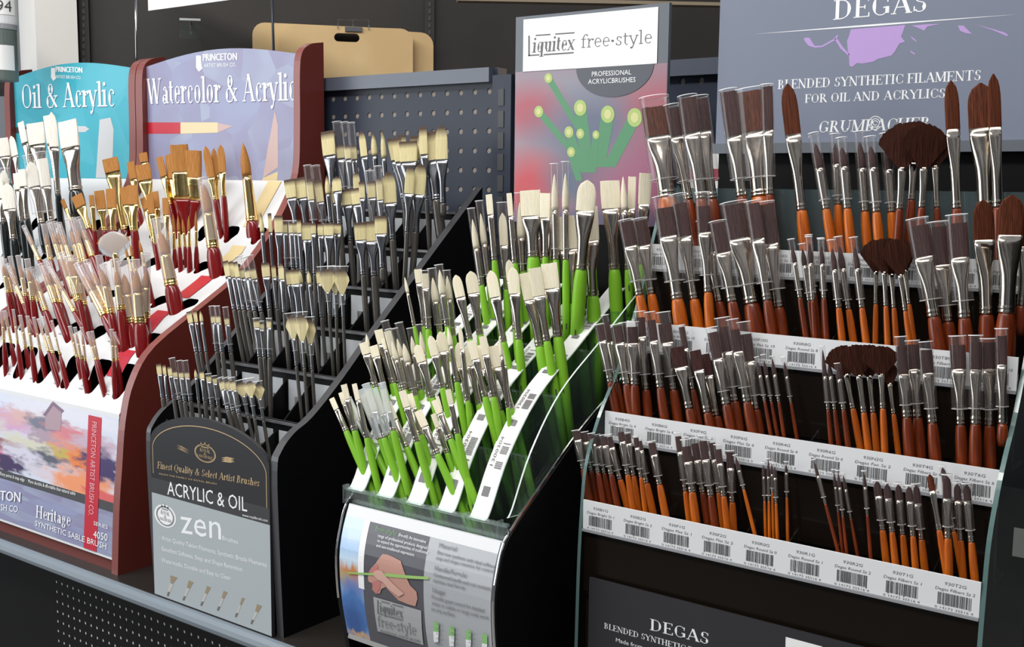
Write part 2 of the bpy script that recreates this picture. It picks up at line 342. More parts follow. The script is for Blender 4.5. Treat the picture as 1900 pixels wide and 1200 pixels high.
def serif(txt, thin=False):
    v, f = [], []; x = 0
    TT, tt = (.062, .05) if thin else (T, t_)
    def quad(a, b, c, d): n = len(v); h = (len(f) % 40)*4e-6; v.extend((*q, h) for q in (a, b, c, d)); f.append((n, n+1, n+2, n+3))
    for ch in txt:
        adv, spec = SERIF.get(ch, SERIF[' '])
        for e in filter(None, spec.split(';')):
            k, *a = e.split(); a = [TT if q == 'T' else tt if q == 't' else float(q) for q in a]
            if k == 'V':
                X, y0, y1, wd, s = a; s = int(s); X += x; h = wd/2
                quad((X-h, y0), (X+h, y0), (X+h, y1), (X-h, y1))
                if s & 1: quad((X-h-.085, y0), (X+h+.085, y0), (X+h+.085, y0+tt), (X-h-.085, y0+tt))
                if s & 2: quad((X-h-.085, y1-tt), (X+h+.085, y1-tt), (X+h+.085, y1), (X-h-.085, y1))
                if s & 4: quad((X-h-.09, y1-tt*1.6), (X, y1-tt*1.2), (X+h, y1), (X-h-.09, y1-tt*.3))
            elif k == 'D':
                x0, y0, x1, y1, wd = a; h = wd/2*(1.06)
                quad((x+x0-h, y0), (x+x0+h, y0), (x+x1+h, y1), (x+x1-h, y1))
            elif k == 'H': quad((x+a[0], a[2]-tt/2), (x+a[1], a[2]-tt/2), (x+a[1], a[2]+tt/2), (x+a[0], a[2]+tt/2))
            elif k == 'S':
                y = a[1] if a[1] < .3 else a[1]-tt
                quad((x+a[0]-a[2]/2, y), (x+a[0]+a[2]/2, y), (x+a[0]+a[2]/2, y+tt), (x+a[0]-a[2]/2, y+tt))
            elif k == 'B':
                n = len(v); v.extend((x+p, q, 1.7e-4) for p, q in ell(a[0], a[1], a[2], a[2], 10)); f.append(tuple(range(n, n+10)))
            elif k == 'A':
                X, Y, rx, ry, a0, a1 = a; m = max(6, int(abs(a1-a0)/15)); pv = None
                for i in range(m+1):
                    g = math.radians(a0+(a1-a0)*i/m); c, s = math.cos(g), math.sin(g); wd = tt+(TT-tt)*c*c
                    o = (x+X+rx*c, Y+ry*s); q = (x+X+(rx-wd*abs(c))*c-0*s, Y+(ry-max(tt, wd*.35))*s)
                    if pv: quad(pv[0], o, q, pv[1])
                    pv = (o, q)
        x += adv
    return v, f
class Flat:
    """a printed face standing at constant depth Y; u = X, v = Z"""
    def __init__(s, Y): s.Y = Y
    def px(s, p): q = atY(p[0], p[1], s.Y); return q.x, q.z
    def pt(s, u, v, off): return (u, s.Y-off, v)
class Bowed(Flat):
    def __init__(s, Y, prof): s.Y = Y; s.prof = prof
    def px(s, p):
        Y = s.Y
        for _ in range(5): q = atY(p[0], p[1], Y); Y = s.yy(q.z)
        return q.x, q.z
    def yy(s, v):
        p = s.prof
        for (y0, z0), (y1, z1) in zip(p, p[1:]):
            if min(z0, z1) <= v <= max(z0, z1): return y0+(y1-y0)*(v-z0)/(z1-z0)
        return p[0][0] if v < p[0][1] else p[-1][0]
    def pt(s, u, v, off): return (u, s.yy(v)-off, v)
class Print:
    """printed ink gathered into one mesh on a face"""
    def __init__(s, face, off=.0007): s.face = face; s.off = off; s.v = []; s.f = []
    def put(s, v2, f, fn):
        b = len(s.v); o = s.off*(.35 if type(s.face) is Flat else 1)
        for q in v2: u, v = fn(*q[:2]); s.v.append(s.face.pt(u, v, o+(q[2] if len(q) > 2 else 0)*.5))
        s.f += [tuple(i+b for i in p) for p in f]; return s
    def text(s, txt, p0, p1, cap, font=sans, shear=0, thin=False):
        """baseline from picture point p0 to p1, capitals cap picture pixels high"""
        v2, f = font(txt) if not thin else font(txt, True)
        (u0, w0), (u1, w1) = s.face.px(p0), s.face.px(p1); h = s.face.px((p0[0], p0[1]-cap))[1]-w0
        xs = [q[0]+shear*q[1]*0 for q in v2]; a, b = min(xs), max(xs); k = (u1-u0)/(b-a)
        return s.put(v2, f, lambda x, y: (u0+(x-a)*k+shear*y*h, w0+(w1-w0)*(x-a)/(b-a)+y*h))
    def bold(s, txt, p0, p1, cap, d=.9):
        o = s.off
        for k in (-d, 0, d): s.text(txt, (p0[0]+k*.6, p0[1]), (p1[0]+k*.6, p1[1]), cap); s.off += .00022
        s.off = o; return s
    def poly(s, pts, sub=0):
        """outline in picture points"""
        q = [s.face.px(p) for p in pts]
        return s.uvpoly(q, sub)
    def uvpoly(s, q, sub=0):
        v, f = filled([q])
        if sub:
            bm = bmesh.new(); vs = [bm.verts.new(x) for x in v]
            for p in f:
                try: bm.faces.new([vs[i] for i in p])
                except ValueError: pass
            for _ in range(sub): bmesh.ops.subdivide_edges(bm, edges=bm.edges[:], cuts=1, use_grid_fill=True); bmesh.ops.triangulate(bm, faces=[x for x in bm.faces if len(x.verts) > 4])
            bm.verts.index_update(); v = [tuple(x.co) for x in bm.verts]; f = [tuple(x.index for x in p.verts) for p in bm.faces]; bm.free()
        return s.put(v, f, lambda x, y: (x, y))
    def strip(s, pts, wpx):
        """a line through picture points, wpx pixels wide"""
        q = [Vector(s.face.px(p)) for p in pts]; wd = abs(s.face.px((pts[0][0], pts[0][1]-wpx))[1]-s.face.px(pts[0])[1])/2
        v = []; f = []
        for i, p in enumerate(q):
            d = (q[min(i+1, len(q)-1)]-q[max(i-1, 0)]).normalized(); n = Vector((-d.y, d.x))*wd
            v += [tuple(p+n), tuple(p-n)]
            if i: f.append((2*i-2, 2*i-1, 2*i+1, 2*i))
        return s.put(v, f, lambda x, y: (x, y))
    def done(s, name, m, root): return mk(name, s.v, s.f, m, root)
def barcode(pr, u0, u1, v0, v1, n=30):
    x = u0; k = (u1-u0)/(n*2.0)
    while x < u1:
        wd = k*random.choice((.7, .7, 1.4, 2.0)); b = v0+(0 if random.random() < .1 else (v1-v0)*.08)
        pr.put([(x, b), (min(x+wd, u1), b), (min(x+wd, u1), v1), (x, v1)], [(0, 1, 2, 3)], lambda a, c: (a, c))
        x += wd+k*random.choice((.7, .9, 1.5))
def fit(pr, txt, u0, u1, v, h, font=sans, shear=0):
    v2, f = font(txt); xs = [q[0] for q in v2]; a, b = min(xs), max(xs); k = (u1-u0)/(b-a)
    pr.put(v2, f, lambda x, y: (u0+(x-a)*k+shear*y*h, v+y*h))
def plate(name, x0, x1, z0, z1, Y, th, m, root, uv=True, top=None):
    """upright card: front face at Y, unit UVs over the front; top: list of (x, z) replacing the straight top edge, left to right"""
    edge = top or [(x0, z1), (x1, z1)]
    out = [(x0, z0), (x1, z0)]+edge[::-1]
    n = len(out); H = max(z for _, z in out)
    v = [(x, Y, z) for x, z in out]+[(x, Y+th, z) for x, z in out]
    f = [tuple(range(n)), tuple(range(2*n-1, n-1, -1))]+[(i, i+n, (i+1) % n+n, (i+1) % n) for i in range(n)]
    k = 1/(x1-x0)
    return mk(name, v, f, m, root, uv=[((a[0]-x0)*k, (a[2]-z0)/(H-z0)) for a in v])
# ================================================================== the setting
BA = math.radians(45); BD = Vector((math.cos(BA), math.sin(BA), 0)); BN = Vector((math.sin(BA), -math.cos(BA), 0))
_b = ray(640, 50); B0 = _b*2.6
def bg(px, py, off=0):
    """point of a plane parallel to the far wall, off metres in front of it"""
    d = ray(px, py); o = B0+BN*off
    return d*(o.dot(BN)/d.dot(BN))
def slab(g, px0, px1, py0, py1, off, th, m=0):
    """upright box on the far wall, by its outline in the picture"""
    a = bg(px0, (py0+py1)/2, off); b = bg(px1, (py0+py1)/2, off); z1 = bg((px0+px1)/2, py0, off).z; z0 = bg((px0+px1)/2, py1, off).z
    a.z = b.z = 0; k = BN*th; Z = lambda p, z: (p.x, p.y, z)
    v = [Z(a, z0), Z(b, z0), Z(b, z1), Z(a, z1), Z(a-k, z0), Z(b-k, z0), Z(b-k, z1), Z(a-k, z1)]
    return g.add(v, [(0, 1, 2, 3), (7, 6, 5, 4), (0, 4, 5, 1), (1, 5, 6, 2), (2, 6, 7, 3), (3, 7, 4, 0)], m)
structure(mk('floor', [(-6, -3, -EYE), (3, -3, -EYE), (3, 6, -EYE), (-6, 6, -EYE)], [(0, 1, 2, 3)], M['floor']))
g = G(); slab(g, 139, 2600, -700, 2600, 0, .04); structure(g.done('wall_back', M['peg_dark']))
# shelving uprights on the far wall
for px in (155, 797):
    q = bg(px, 30, .012); t = thing('slotted_upright', q, 'dark slotted shelving upright on the far brown wall, ' + ('beside the white column' if px < 400 else 'above the tan drawing boards\' right end'), 'shelving upright', 'uprights on the far wall')
    g = G(); slab(g, px-9, px+9, -200, 230, .012, .012); g.done('post', M['peg_dark'], t)
    g = G()
    for k in range(24): slab(g, px-2.2, px+2.2, -100+13*k, -92+13*k, .0135, .0015)
    g.done('slots', M['ink'], t)
# white column
c0 = ray(66, 60)*2.45
d1 = Vector((math.cos(BA+.32), math.sin(BA+.32), 0)); d2 = Vector((-d1.y, d1.x, 0))
def onface(px, d):
    r = ray(px, 60); n = Vector((d.y, -d.x, 0)); return r*(c0.dot(n)/r.dot(n))
cr = onface(144, d1); cl = onface(36, d2)
ft = [c0, cr, cr+cl-c0, cl]
v = [(p.x, p.y, -EYE) for p in ft]+[(p.x, p.y, 1.2) for p in ft]
structure(mk('column', v, [(0, 1, 5, 4), (1, 2, 6, 5), (2, 3, 7, 6), (3, 0, 4, 7), (4, 5, 6, 7)], M['column']))
# tubs at the far left
def tub(py0, py1, mcol, label, txt=None):
    q = ray(4, (py0+py1)/2)*2.2; r = 27/F*2.2
    z0 = (ray(4, py1)*2.2).z; z1 = (ray(4, py0)*2.2).z
    t = thing('paint_tub', (q.x, q.y, z0), label, 'tub', 'tubs beside the column')
    pr = [(r*.98, z0), (r, z0+.004), (r, z1-.012), (r*.97, z1-.01)]; n = 28; vv = []; ff = []
    for rr, z in pr: vv += [(q.x+rr*math.cos(a*2*math.pi/n), q.y+rr*math.sin(a*2*math.pi/n), z) for a in range(n)]
    for k in range(3): ff += [(k*n+a, k*n+(a+1) % n, k*n+n+(a+1) % n, k*n+n+a) for a in range(n)]
    ff += [tuple(range(n-1, -1, -1)), tuple(range(3*n, 4*n))]
    mk('body', vv, ff, mcol, t, smooth=False)
    g = G(); g.tube([(q.x, q.y, z1-.010), (q.x, q.y, z1)], r*1.03, 28); g.done('lid', M['mid_ink'], t)
    th0 = math.atan2(-q.y, -q.x)
    def wrap(u, z, rr=r+.0008): a = th0+u/rr; return (q.x+rr*math.cos(a), q.y+rr*math.sin(a), z)
    lz0, lz1 = z0+(z1-z0)*.18, z0+(z1-z0)*.62
    vv = []; ff = []
    for k in range(13): u = -.02+.044*k/12; vv += [wrap(u, lz0), wrap(u, lz1)]
    for k in range(12): ff.append((2*k, 2*k+2, 2*k+3, 2*k+1))
    lb = mk('paper_label', vv, ff, M['paper'], t)
    if txt:
        v2, f = sans(txt); mk('lettering', [wrap(x*.021-.012, lz0+.006+y*.021, r+.0016) for x, y in v2], f, M['ink'], t)
tub(-45, 46, M['white'], 'pale tub with a 94 label at the far upper left', '94')
tub(47, 150, mat('grey_green_tub', (.12, .15, .14), .4), 'dark grey green tub with blank white label below the 94 tub')
g = G(); slab(g, -200, 34, 150, 162, .12, .25); tag(g.done('side_shelf', M['shelf']), 'dark shelf carrying the tubs at the far left', 'shelf')
# drawing boards, one in front of the other
def board(px0, px1, pyl, pyr, off, label, slot=None):
    a, b = bg(px0, pyl, off), bg(px1, pyr, off); W = (Vector((b.x, b.y, 0))-Vector((a.x, a.y, 0))).length
    H = .26; t = thing('drawing_board', (a.x, a.y, min(a.z, b.z)-H), label, 'drawing board', 'drawing boards on the far wall')
    dz = (b.z-a.z)/W; lp = [rrect(0, W, -H, 0, .028, 6)]
    if slot:
        s0 = (bg(slot[0], slot[2], off)-a).dot(BD); s1 = (bg(slot[1], slot[2], off)-a).dot(BD); zz = bg((slot[0]+slot[1])/2, slot[2], off).z-a.z-dz*(s0+s1)/2
        lp.append(rrect(s0, s1, zz-.0095, zz+.0095, .0094, 5))
    v2, f = filled(lp, .006)
    P = lambda x, y, z: Vector((a.x, a.y, a.z))+BD*x+Vector((0, 0, y+dz*x))+BN*z
    mk('board', [P(*q) for q in v2], f, M['kraft'], t); return P, t
SLOT_PX = (620, 667, 70)
P3, t3 = board(560, 804, 46, 62, .02, 'tan drawing board rearmost, its right end showing past the others', SLOT_PX)
P1, t1 = board(468, 747, 41, 54, .034, 'tan drawing board in the middle, its left end showing behind the thin rod', SLOT_PX)
P2, t2 = board(522, 766, 46, 54, .048, 'front tan drawing board with the dark hand slot', SLOT_PX)
q = bg(655, 52, .052)
t = thing('board_clip', q, 'steel wire clip on top edge of front drawing board', 'clip')
for k, (x0, x1) in enumerate(((627, 655), (655, 684))):
    g = G(); pts = [bg(x0, 53, .054), bg(x0, 36, .054), bg(x1, 38, .054), bg(x1, 55, .054)]; g.tube(pts, .0011, 6); g.done('wire_loop', M['steel'], t)
g = G(); slab(g, 640, 672, 50, 58, .056, .012); g.done('jaw', M['steel'], t)
# peg hook with a label holder
q = bg(352, 50, .02); t = thing('peg_hook', q, 'empty peg hook with clear label holder on the far wall', 'hook')
g = G(); g.tube([bg(352, 40, 0), bg(354, 60, .09), bg(356, 64, .10)], .0022, 8); g.done('prong', M['chrome'], t)
g = G(); slab(g, 334, 372, 46, 72, .10, .0015); g.done('label_holder', M['acrylic'], t)
g = G(); slab(g, 333, 372, 34, 38, .10, .002); g.done('crossbar', M['white'], t)
# thin rods and the hanging white card
for px0, px1, lab in ((250.7, 253.4, 'thin grey rod rising between the teal and lilac signs'), (503.5, 508, 'thin dark rod crossing the left end of the drawing boards')):
    a, b = atY(px0, -40, 1.34), atY(px1, 106, 1.34)
    b2 = a+(b-a)*1.6; g = G(); g.tube([a, b2], .0022, 8); tag(g.done('hanging_rod', M['steel'] if px0 < 300 else M['peg'], smooth=True), lab, 'rod', 'hanging rods')
a = atY(275, 20, 1.45); o = plate('price_card', a.x, a.x+.42, a.z, a.z+.16, 1.45, .002, M['paper'], None); tag(o, 'blank white card hanging above the lilac sign', 'card')
# ceiling-side shelf at the top
g = G(); a0, b0 = bg(850, -6, .35), bg(1420, 6, .35); a1, b1 = bg(850, 1, .35), bg(1420, 12, .35); k = BN*.03
v = [a0, b0, b1, a1]+[p-k for p in (a0, b0, b1, a1)]
g.add(v, [(0, 3, 2, 1), (4, 5, 6, 7), (0, 1, 5, 4), (1, 2, 6, 5), (2, 3, 7, 6), (3, 0, 4, 7)]); tag(g.done('wall_shelf', mat('tan_shelf', (.30, .24, .17), .4)), 'tan edged shelf high on the far wall, above the red and green sign', 'shelf')

# slate pegboard behind the displays
def pegpanel(name, xs, zs, x0, x1, z0, z1, Y, r, m, root, depth=.004):
    """steel sheet with real round holes centred on xs by zs inside x0..x1, z0..z1"""
    g = G(); px = (xs[1]-xs[0]) if len(xs) > 1 else .026; pz = (zs[1]-zs[0]) if len(zs) > 1 else .026
    lx, hx, lz, hz = xs[0]-px/2, xs[-1]+px/2, zs[0]-pz/2, zs[-1]+pz/2
    for X in xs:
        for Z in zs:
            v = []; q = ((1, 0), (1, 1), (0, 1), (-1, 1), (-1, 0), (-1, -1), (0, -1), (1, -1))
            v += [(X+a*px/2, Y, Z+b*pz/2) for a, b in q]
            c = [(math.cos(k*math.pi/6), math.sin(k*math.pi/6)) for k in range(12)]
            v = [(X+a*px/2, Y, Z+b*pz/2) for a, b in ((1, 0), (1, .577), (.577, 1), (0, 1), (-.577, 1), (-1, .577), (-1, 0), (-1, -.577), (-.577, -1), (0, -1), (.577, -1), (1, -.577))]
            cn = [(X+a*px/2, Y, Z+b*pz/2) for a, b in ((1, 1), (-1, 1), (-1, -1), (1, -1))]
            v += [(X+a*r, Y, Z+b*r) for a, b in c]+[(X+a*r, Y+depth, Z+b*r) for a, b in c]+cn
            f = [(k, (k+1) % 12, 12+(k+1) % 12, 12+k) for k in range(12)]+[(12+k, 12+(k+1) % 12, 24+(k+1) % 12, 24+k) for k in range(12)]
            f += [(1, 36, 2), (4, 37, 5), (7, 38, 8), (10, 39, 11)]
            g.add(v, f)
    for (a, b, c, d) in ((x0, lx, z0, z1), (hx, x1, z0, z1), (lx, hx, z0, lz), (lx, hx, hz, z1)):
        if b-a > 1e-4 and d-c > 1e-4: g.add([(a, Y, c), (b, Y, c), (b, Y, d), (a, Y, d)], [(0, 1, 2, 3)])
    return g.done(name, m, root)
KP = 1.345/1.30                # the pegboard stands this much further back than 1.30 m
def gondola(x0, x1, ztop, hx, label):
    t = thing('gondola_pegboard', ((x0+x1)/2*KP, 1.345, -.56), label, 'pegboard', 'slate pegboard sections')
    zs = [(.1305-.028*k)*KP for k in range(9)][::-1]; hx = [h*KP for h in hx]; x0 *= KP; x1 *= KP; ztop *= KP
    pegpanel('panel', hx, zs, x0, x1, -.56, ztop, 1.345, .0044, M['peg'], t, .001)
    g = G(); g.box(x0, x1, 1.3462, 1.367, -.56, ztop); g.done('backing', M['board_backing'], t)
    g = G(); g.box(x0+.002, x1-.008, 1.334, 1.345, ztop-.021, ztop); g.done('top_rail', mat('slate_rail', (.085, .097, .13), .3), t)
gondola(-1.92, -1.003, .163, [-1.018-.0264*k for k in range(16)][::-1], 'slate blue pegboard section between the lilac sign and the red and green sign')
gondola(-.966, -.30, .157, [-.6805+.0264*k-.0264*9 for k in range(12)], 'slate blue pegboard section behind the red and green sign and grey sign')
t = thing('pegboard_upright', (-.985*KP, 1.335, -.56), 'slotted slate upright between the two slate pegboard sections', 'shelving upright')
g = G(); g.box(-1.001*KP, -.968*KP, 1.330, 1.355, -.56, .151*KP); g.done('post', M['peg'], t)
g = G()
for k in range(12): g.box(-.990*KP, -.980*KP, 1.3288, 1.3302, (.108-.030*k)*KP, (.131-.030*k)*KP)
g.done('slots', M['ink'], t)
# the shelf the displays stand on
ZS = -.563
t = thing('display_shelf', (-1, 1.1, ZS-.03), 'long dark steel shelf with grey lip carrying all the brush displays', 'shelf')
g = G(); g.box(-2.6, .35, .902, 1.329, ZS-.022, ZS); g.done('shelf_board', M['shelf'], t)
for x0, x1 in ((-2.6, -.985), (-.977, .35)):
    g = G(); g.prism([(.902, ZS-.001), (.897, ZS-.002), (.8925, ZS-.006), (.891, ZS-.012), (.893, ZS-.018), (.898, ZS-.022), (.902, ZS-.023)], x0, x1); g.done('front_lip', M['lip'], t)
t = thing('perforated_sheet', (-1.2, .93, -1.2), 'black perforated panel with pale holes under the shelf lip', 'pegboard')
pegpanel('panel', [-1.57+.0150*k for k in range(46)], [-.603-.0158*k for k in range(16)][::-1], -2.6, .35, -1.2, ZS-.024, .93, .0026, M['black'], t, .0008)
g = G(); g.box(-2.6, .35, .931, .94, -1.2, ZS-.024); g.done('backing', M['backing'], t)  # pale sheet put in so its colour stands for light in the holes
# things at the right edge and behind the grey sign
t = thing('paper_pad', (-.60, 1.262, ZS), 'white and red paper pad standing behind the grey sign\'s lower left corner', 'pad')
g = G(); g.box(-.665, -.622, 1.25, 1.275, ZS, .040); g.done('sheets', M['paper'], t)
g = G(); g.box(-.6655, -.6215, 1.2495, 1.2755, .006, .020); g.done('red_band', mat('pad_red', (.42, .03, .06), .4), t)
t = thing('added_dark_case', (-.10, 1.1, ZS), 'black display case past the clear sided rack, cut by the right edge', 'display case')
g = G(); g.box(-.145, .2, .97, 1.25, ZS, .05); g.done('case', M['black'], t)  # black box added to keep this edge dark
a = atY(1882, 978, .969); b = atY(1960, 1046, .969); o = plate('tag', a.x, b.x, b.z, a.z, .968, .001, mat('dim_tag', (.10, .11, .10), .5), t)
# ================================================================== the displays
GR = 'brush displays along the shelf'
# ---------------- 1 + 2: the two red-framed racks (one of them mostly cut off at the left)
ROWB = [(.947, -.318), (.993, -.2465), (1.060, -.196), (1.1445, -.1496), (1.2104, -.1056)]      # where the lip of each row's pockets is lowest
SHEET = [(.919, -.545), (.936, -.334), (.986, -.262), (1.046, -.208), (1.130, -.160), (1.198, -.1165), (1.285, .0)]
MSIDE = smoothcurve([(.915, ZS), (.921, -.47), (.928, -.405), (.936, -.34), (.952, -.287), (.989, -.239), (1.085, -.183), (1.139, -.150), (1.193, -.102), (1.239, -.045), (1.268, .012), (1.2735, .09), (1.2745, .17), (1.280, .204), (1.298, .219), (1.327, .225)], 4)+[(1.328, ZS)]
lilac_sign = faceted('lilac_facets', [(.20, .22, .36), (.28, .31, .48), (.25, .24, .38), (.33, .41, .56), (.40, .49, .62)], 5)
teal_sign = faceted('teal_facets', [(.04, .32, .42), (.08, .44, .55), (.04, .38, .48), (.22, .50, .60), (.02, .36, .46)], 4)
paint_card = picture('autumn_watercolour', (.62, .66, .78), [
    (.10, .80, .25, .22, (.62, .70, .86), .3), (.62, .92, .40, .10, (.70, .70, .80), .3), (.28, .66, .17, .15, (.60, .34, .56), .3), (.40, .74, .16, .10, (.66, .42, .40), .6),
    (.55, .70, .14, .14, (.17, .18, .25), .3), (.70, .66, .15, .14, (.62, .20, .24), .3), (.64, .52, .13, .13, (.66, .28, .24), .3), (.86, .60, .14, .16, (.52, .40, .50), .3), (.52, .54, .08, .13, (.40, .30, .38), .3),
    (.14, .58, .14, .10, (.62, .54, .56), .3), (.42, .40, .22, .10, (.62, .60, .50), .3), (.20, .33, .20, .07, (.30, .12, .14), .4), (.74, .40, .12, .13, (.76, .22, .06), .4), (.66, .44, .06, .06, (.52, .40, .10), .4),
    (.90, .38, .12, .20, (.05, .03, .12), .3), (.55, .28, .13, .13, (.10, .11, .15), .3), (.36, .24, .14, .14, (.62, .60, .72), .3), (.12, .16, .14, .14, (.62, .06, .20), .3), (.30, .10, .12, .12, (.05, .03, .10), .3), (.62, .14, .18, .10, (.64, .58, .66), .3), (.80, .10, .20, .16, (.80, .30, .14), .3), (.92, .04, .12, .08, (.66, .12, .12), .3)], 13, .15, detail=9)
def sheet_at(Y, Z):
    """arc length along the sloped sheet of its point nearest (Y, Z)"""
    best = None; s = 0
    for (y0, z0), (y1, z1) in zip(SHEET, SHEET[1:]):
        l = math.hypot(y1-y0, z1-z0); t = max(0, min(1, ((Y-y0)*(y1-y0)+(Z-z0)*(z1-z0))/l/l))
        d = math.hypot(Y-y0-t*(y1-y0), Z-z0-t*(z1-z0))
        if best is None or d < best[0]: best = (d, s+t*l)
        s += l
    return best[1]
def sheet_pt(x, s, off=0):
    for (y0, z0), (y1, z1) in zip(SHEET, SHEET[1:]):
        l = math.hypot(y1-y0, z1-z0)
        if s <= l or (y1, z1) == SHEET[-1]:
            k = s/l; ny, nz = -(z1-z0)/l, (y1-y0)/l
            return (x, y0+k*(y1-y0)+ny*off, z0+k*(z1-z0)+nz*off)
        s -= l
def red_rack(x0, x1, label, cols, oil=False):
    tr = .020 if oil else .015
    t = thing('brush_display', ((x0+x1)/2, 1.1, ZS), label, 'brush display', GR)
    for xa, xb in ((x0, x0+.020), (x1-tr, x1)):
        g = G(); g.prism(MSIDE, xa, xb, 0, 1); g.done('side_panel', [M['maroon'], M['maroon_edge']], t)
    xi, xj = x0+.020, x1-tr
    # sloped pocket sheet: one flat strip per row, each with its row of rounded V pockets cut through
    S = [0]
    for (a, b), (c, d) in zip(SHEET, SHEET[1:]): S.append(S[-1]+math.hypot(c-a, d-b))
    vv, ff = [], []
    for k in range(6):
        s0, s1 = S[k], S[k+1]; loops = [[(xi, s0), (xj, s0), (xj, s1), (xi, s1)]]
        if k:
            sb = sheet_at(*ROWB[k-1])+.001; hh = min(.058 if k == 1 else .034, s1-.006-sb); wv = 1 if k == 1 else .8
            for cx in cols:
                h = [(cx+wv*.0105*math.sin(a), sb+.0105-.0105*math.cos(a)) for a in [math.radians(-75+15*i) for i in range(11)]]
                h += [(cx+wv*.010+.013*wv*math.cos(a), sb+hh-.013+.013*math.sin(a)) for a in [math.radians(-10+20*i) for i in range(6)]]
                h += [(cx-wv*.008+.013*wv*math.cos(a), sb+hh-.013+.013*math.sin(a)) for a in [math.radians(90+20*i) for i in range(6)]]
                loops.append(h)
        v2, f = filled(loops); b = len(vv)
        vv += [sheet_pt(min(max(q[0], xi), xj), q[1]) for q in v2]; ff += [tuple(i+b for i in p) for p in f]
    mk('pocket_sheet', vv, ff, M['white'], t)
    g = G(); pts = [sheet_pt(0, s, -.045)[1:] for s in S]; 
    for (a, b), (c, d) in zip(pts, pts[1:]): g.add([(xi, a, b), (xj, a, b), (xj, c, d), (xi, c, d)], [(0, 1, 2, 3)])
    for k in range(1, 6):
        for cx in [c+.034 for c in cols]:
            s0, s1 = S[k]+.004, S[k+1]-.004
            q = [sheet_pt(cx, s0, -.002), sheet_pt(cx, s1, -.002), sheet_pt(cx, s1, -.045), sheet_pt(cx, s0, -.045)]
            g.add(q, [(0, 1, 2, 3)])
    g.done('pocket_liner', M['black'], t)
    g = G(); g.box(xi, xj, .922, 1.30, ZS, -.547); g.done('base_board', M['maroon'], t)
    # header card with a shallow arch
    n = 14; top = [(xi+(xj-xi)*i/n, (.200+.019*math.sin(math.pi*i/n))*1.018) for i in range(n+1)]
    plate('header_card', xi, xj, -.10, .2, 1.285, .004, teal_sign if oil else lilac_sign, t, top=top)
    return t, xi, xj, S
COLW = [-1.428-.0672*k for k in range(6)]
wc, wx0, wx1, SS = red_rack(-1.822, -1.384, 'red framed rack with a lilac sign and red handled brushes in white pockets', COLW)
oilrack, ox0, ox1, _s = red_rack(-2.273, -1.824, 'red framed rack with a teal sign, cut off by the left edge', [-1.876-.0672*k for k in range(6)], True)
for r, lines in ((oilrack, (('PRINCETON', (104, 133), (153, 135), 10, sans), ('ARTIST BRUSH CO.', (104, 145), (151, 147), 6, sans), ('Oil & Acrylic', (42, 201), (213, 197), 44, serif))),
                 (wc, (('PRINCETON', (377, 113), (440, 111), 13, sans), ('ARTIST BRUSH CO.', (379, 125), (438, 123), 7, sans), ('Watercolor & Acrylic', (273, 193), (549, 186), 47, serif)))):
    f = Flat(1.285); p = Print(f, .0010)
    for txt, a, b, c, fn in lines: p.bold(txt, a, b, c) if txt == 'PRINCETON' else p.text(txt, a, b, c, fn)
    x, y = (95, 126) if r is oilrack else (364, 103)
    k = .8 if r is oilrack else 1
    p.done('lettering', M['white_ink'], r); p = Print(f, .0010)
    p.poly([(x, y), (x+9*k, y), (x+10*k, y+18*k), (x+12*k, y+24*k), (x+5*k, y+30*k), (x, y+22*k)])
    p.done('logo_mark', M['white_ink'], r)
    s = Print(f, .0005)
    for txt, a, b, c, fn in lines[-1:]: s.text(txt, (a[0]+1, a[1]+1.4), (b[0]+1, b[1]+1.4), c, fn)
    s.done('lettering_shade', mat('deep_teal_ink', (.02, .14, .24), .5) if r is oilrack else mat('deep_violet_ink', (.12, .12, .24), .5), r)
# printed brushes on the two header cards
f = Flat(1.285)
p = Print(f); p.poly([(264, 227), (335, 227), (335, 248), (264, 248)]); p.done('printed_handle', M['ribbon'], wc)
p = Print(f); p.poly([(335, 227), (404, 227), (404, 246), (335, 248)]); p.done('printed_ferrule', mat('pale_gold_ink', (.72, .60, .36), .4), wc)
p = Print(f); p.poly([(404, 228), (432, 234), (404, 246)]); p.poly([(510, 205), (516, 232), (516, 310), (488, 330), (496, 280)]); p.done('printed_bristle', mat('peach_ink', (.56, .40, .38), .5), wc)
p = Print(f); p.poly([(488, 330), (516, 318), (512, 352), (480, 400), (462, 400)]); p.done('printed_shaft', mat('cream_shaft_ink', (.70, .56, .30), .5), wc)
p = Print(f); p.poly([(17, 236), (80, 236), (80, 247), (17, 247)]); p.done('printed_handle', M['ink'], oilrack)
p = Print(f); p.poly([(140, 234), (158, 234), (166, 239), (158, 245), (140, 245)]); p.poly([(185, 222), (205, 218), (211, 240), (208, 330), (178, 330)]); p.done('printed_bristle', mat('pale_grey_ink', (.55, .56, .58), .5), oilrack)
# front card: painting, black line, lilac band, ribbon
class Card:
    def px(s, p):
        q = atY(p[0], p[1], .928); return q.x, sheet_at(.928, q.z)
    def pt(s, u, v, off): return sheet_pt(u, v, off)
CA = Card()
def cardstrip(name, s0, s1, m, off, xa=wx0, xb=wx1):
    return mk(name, [sheet_pt(x, s, off) for x, s in ((xa, s0), (xb, s0), (xb, s1), (xa, s1))], [(0, 1, 2, 3)], m, wc, uv=[(0, 0), (1, 0), (1, 1), (0, 1)])
s_band1 = sheet_at(.92, -.476); s_pic0 = sheet_at(.92, -.462)
cardstrip('printed_band', .004, s_band1, lilac_sign, .0006)
cardstrip('printed_line', s_band1, s_pic0, M['ink'], .0006)
cardstrip('printed_painting', s_pic0, SS[1]-.006, paint_card, .0006)
p = Print(CA, .0009); p.poly([(78, 768), (90, 748), (108, 762), (108, 800), (80, 796)]); p.done('printed_house', mat('pale_house_ink', (.40, .28, .33), .5), wc)
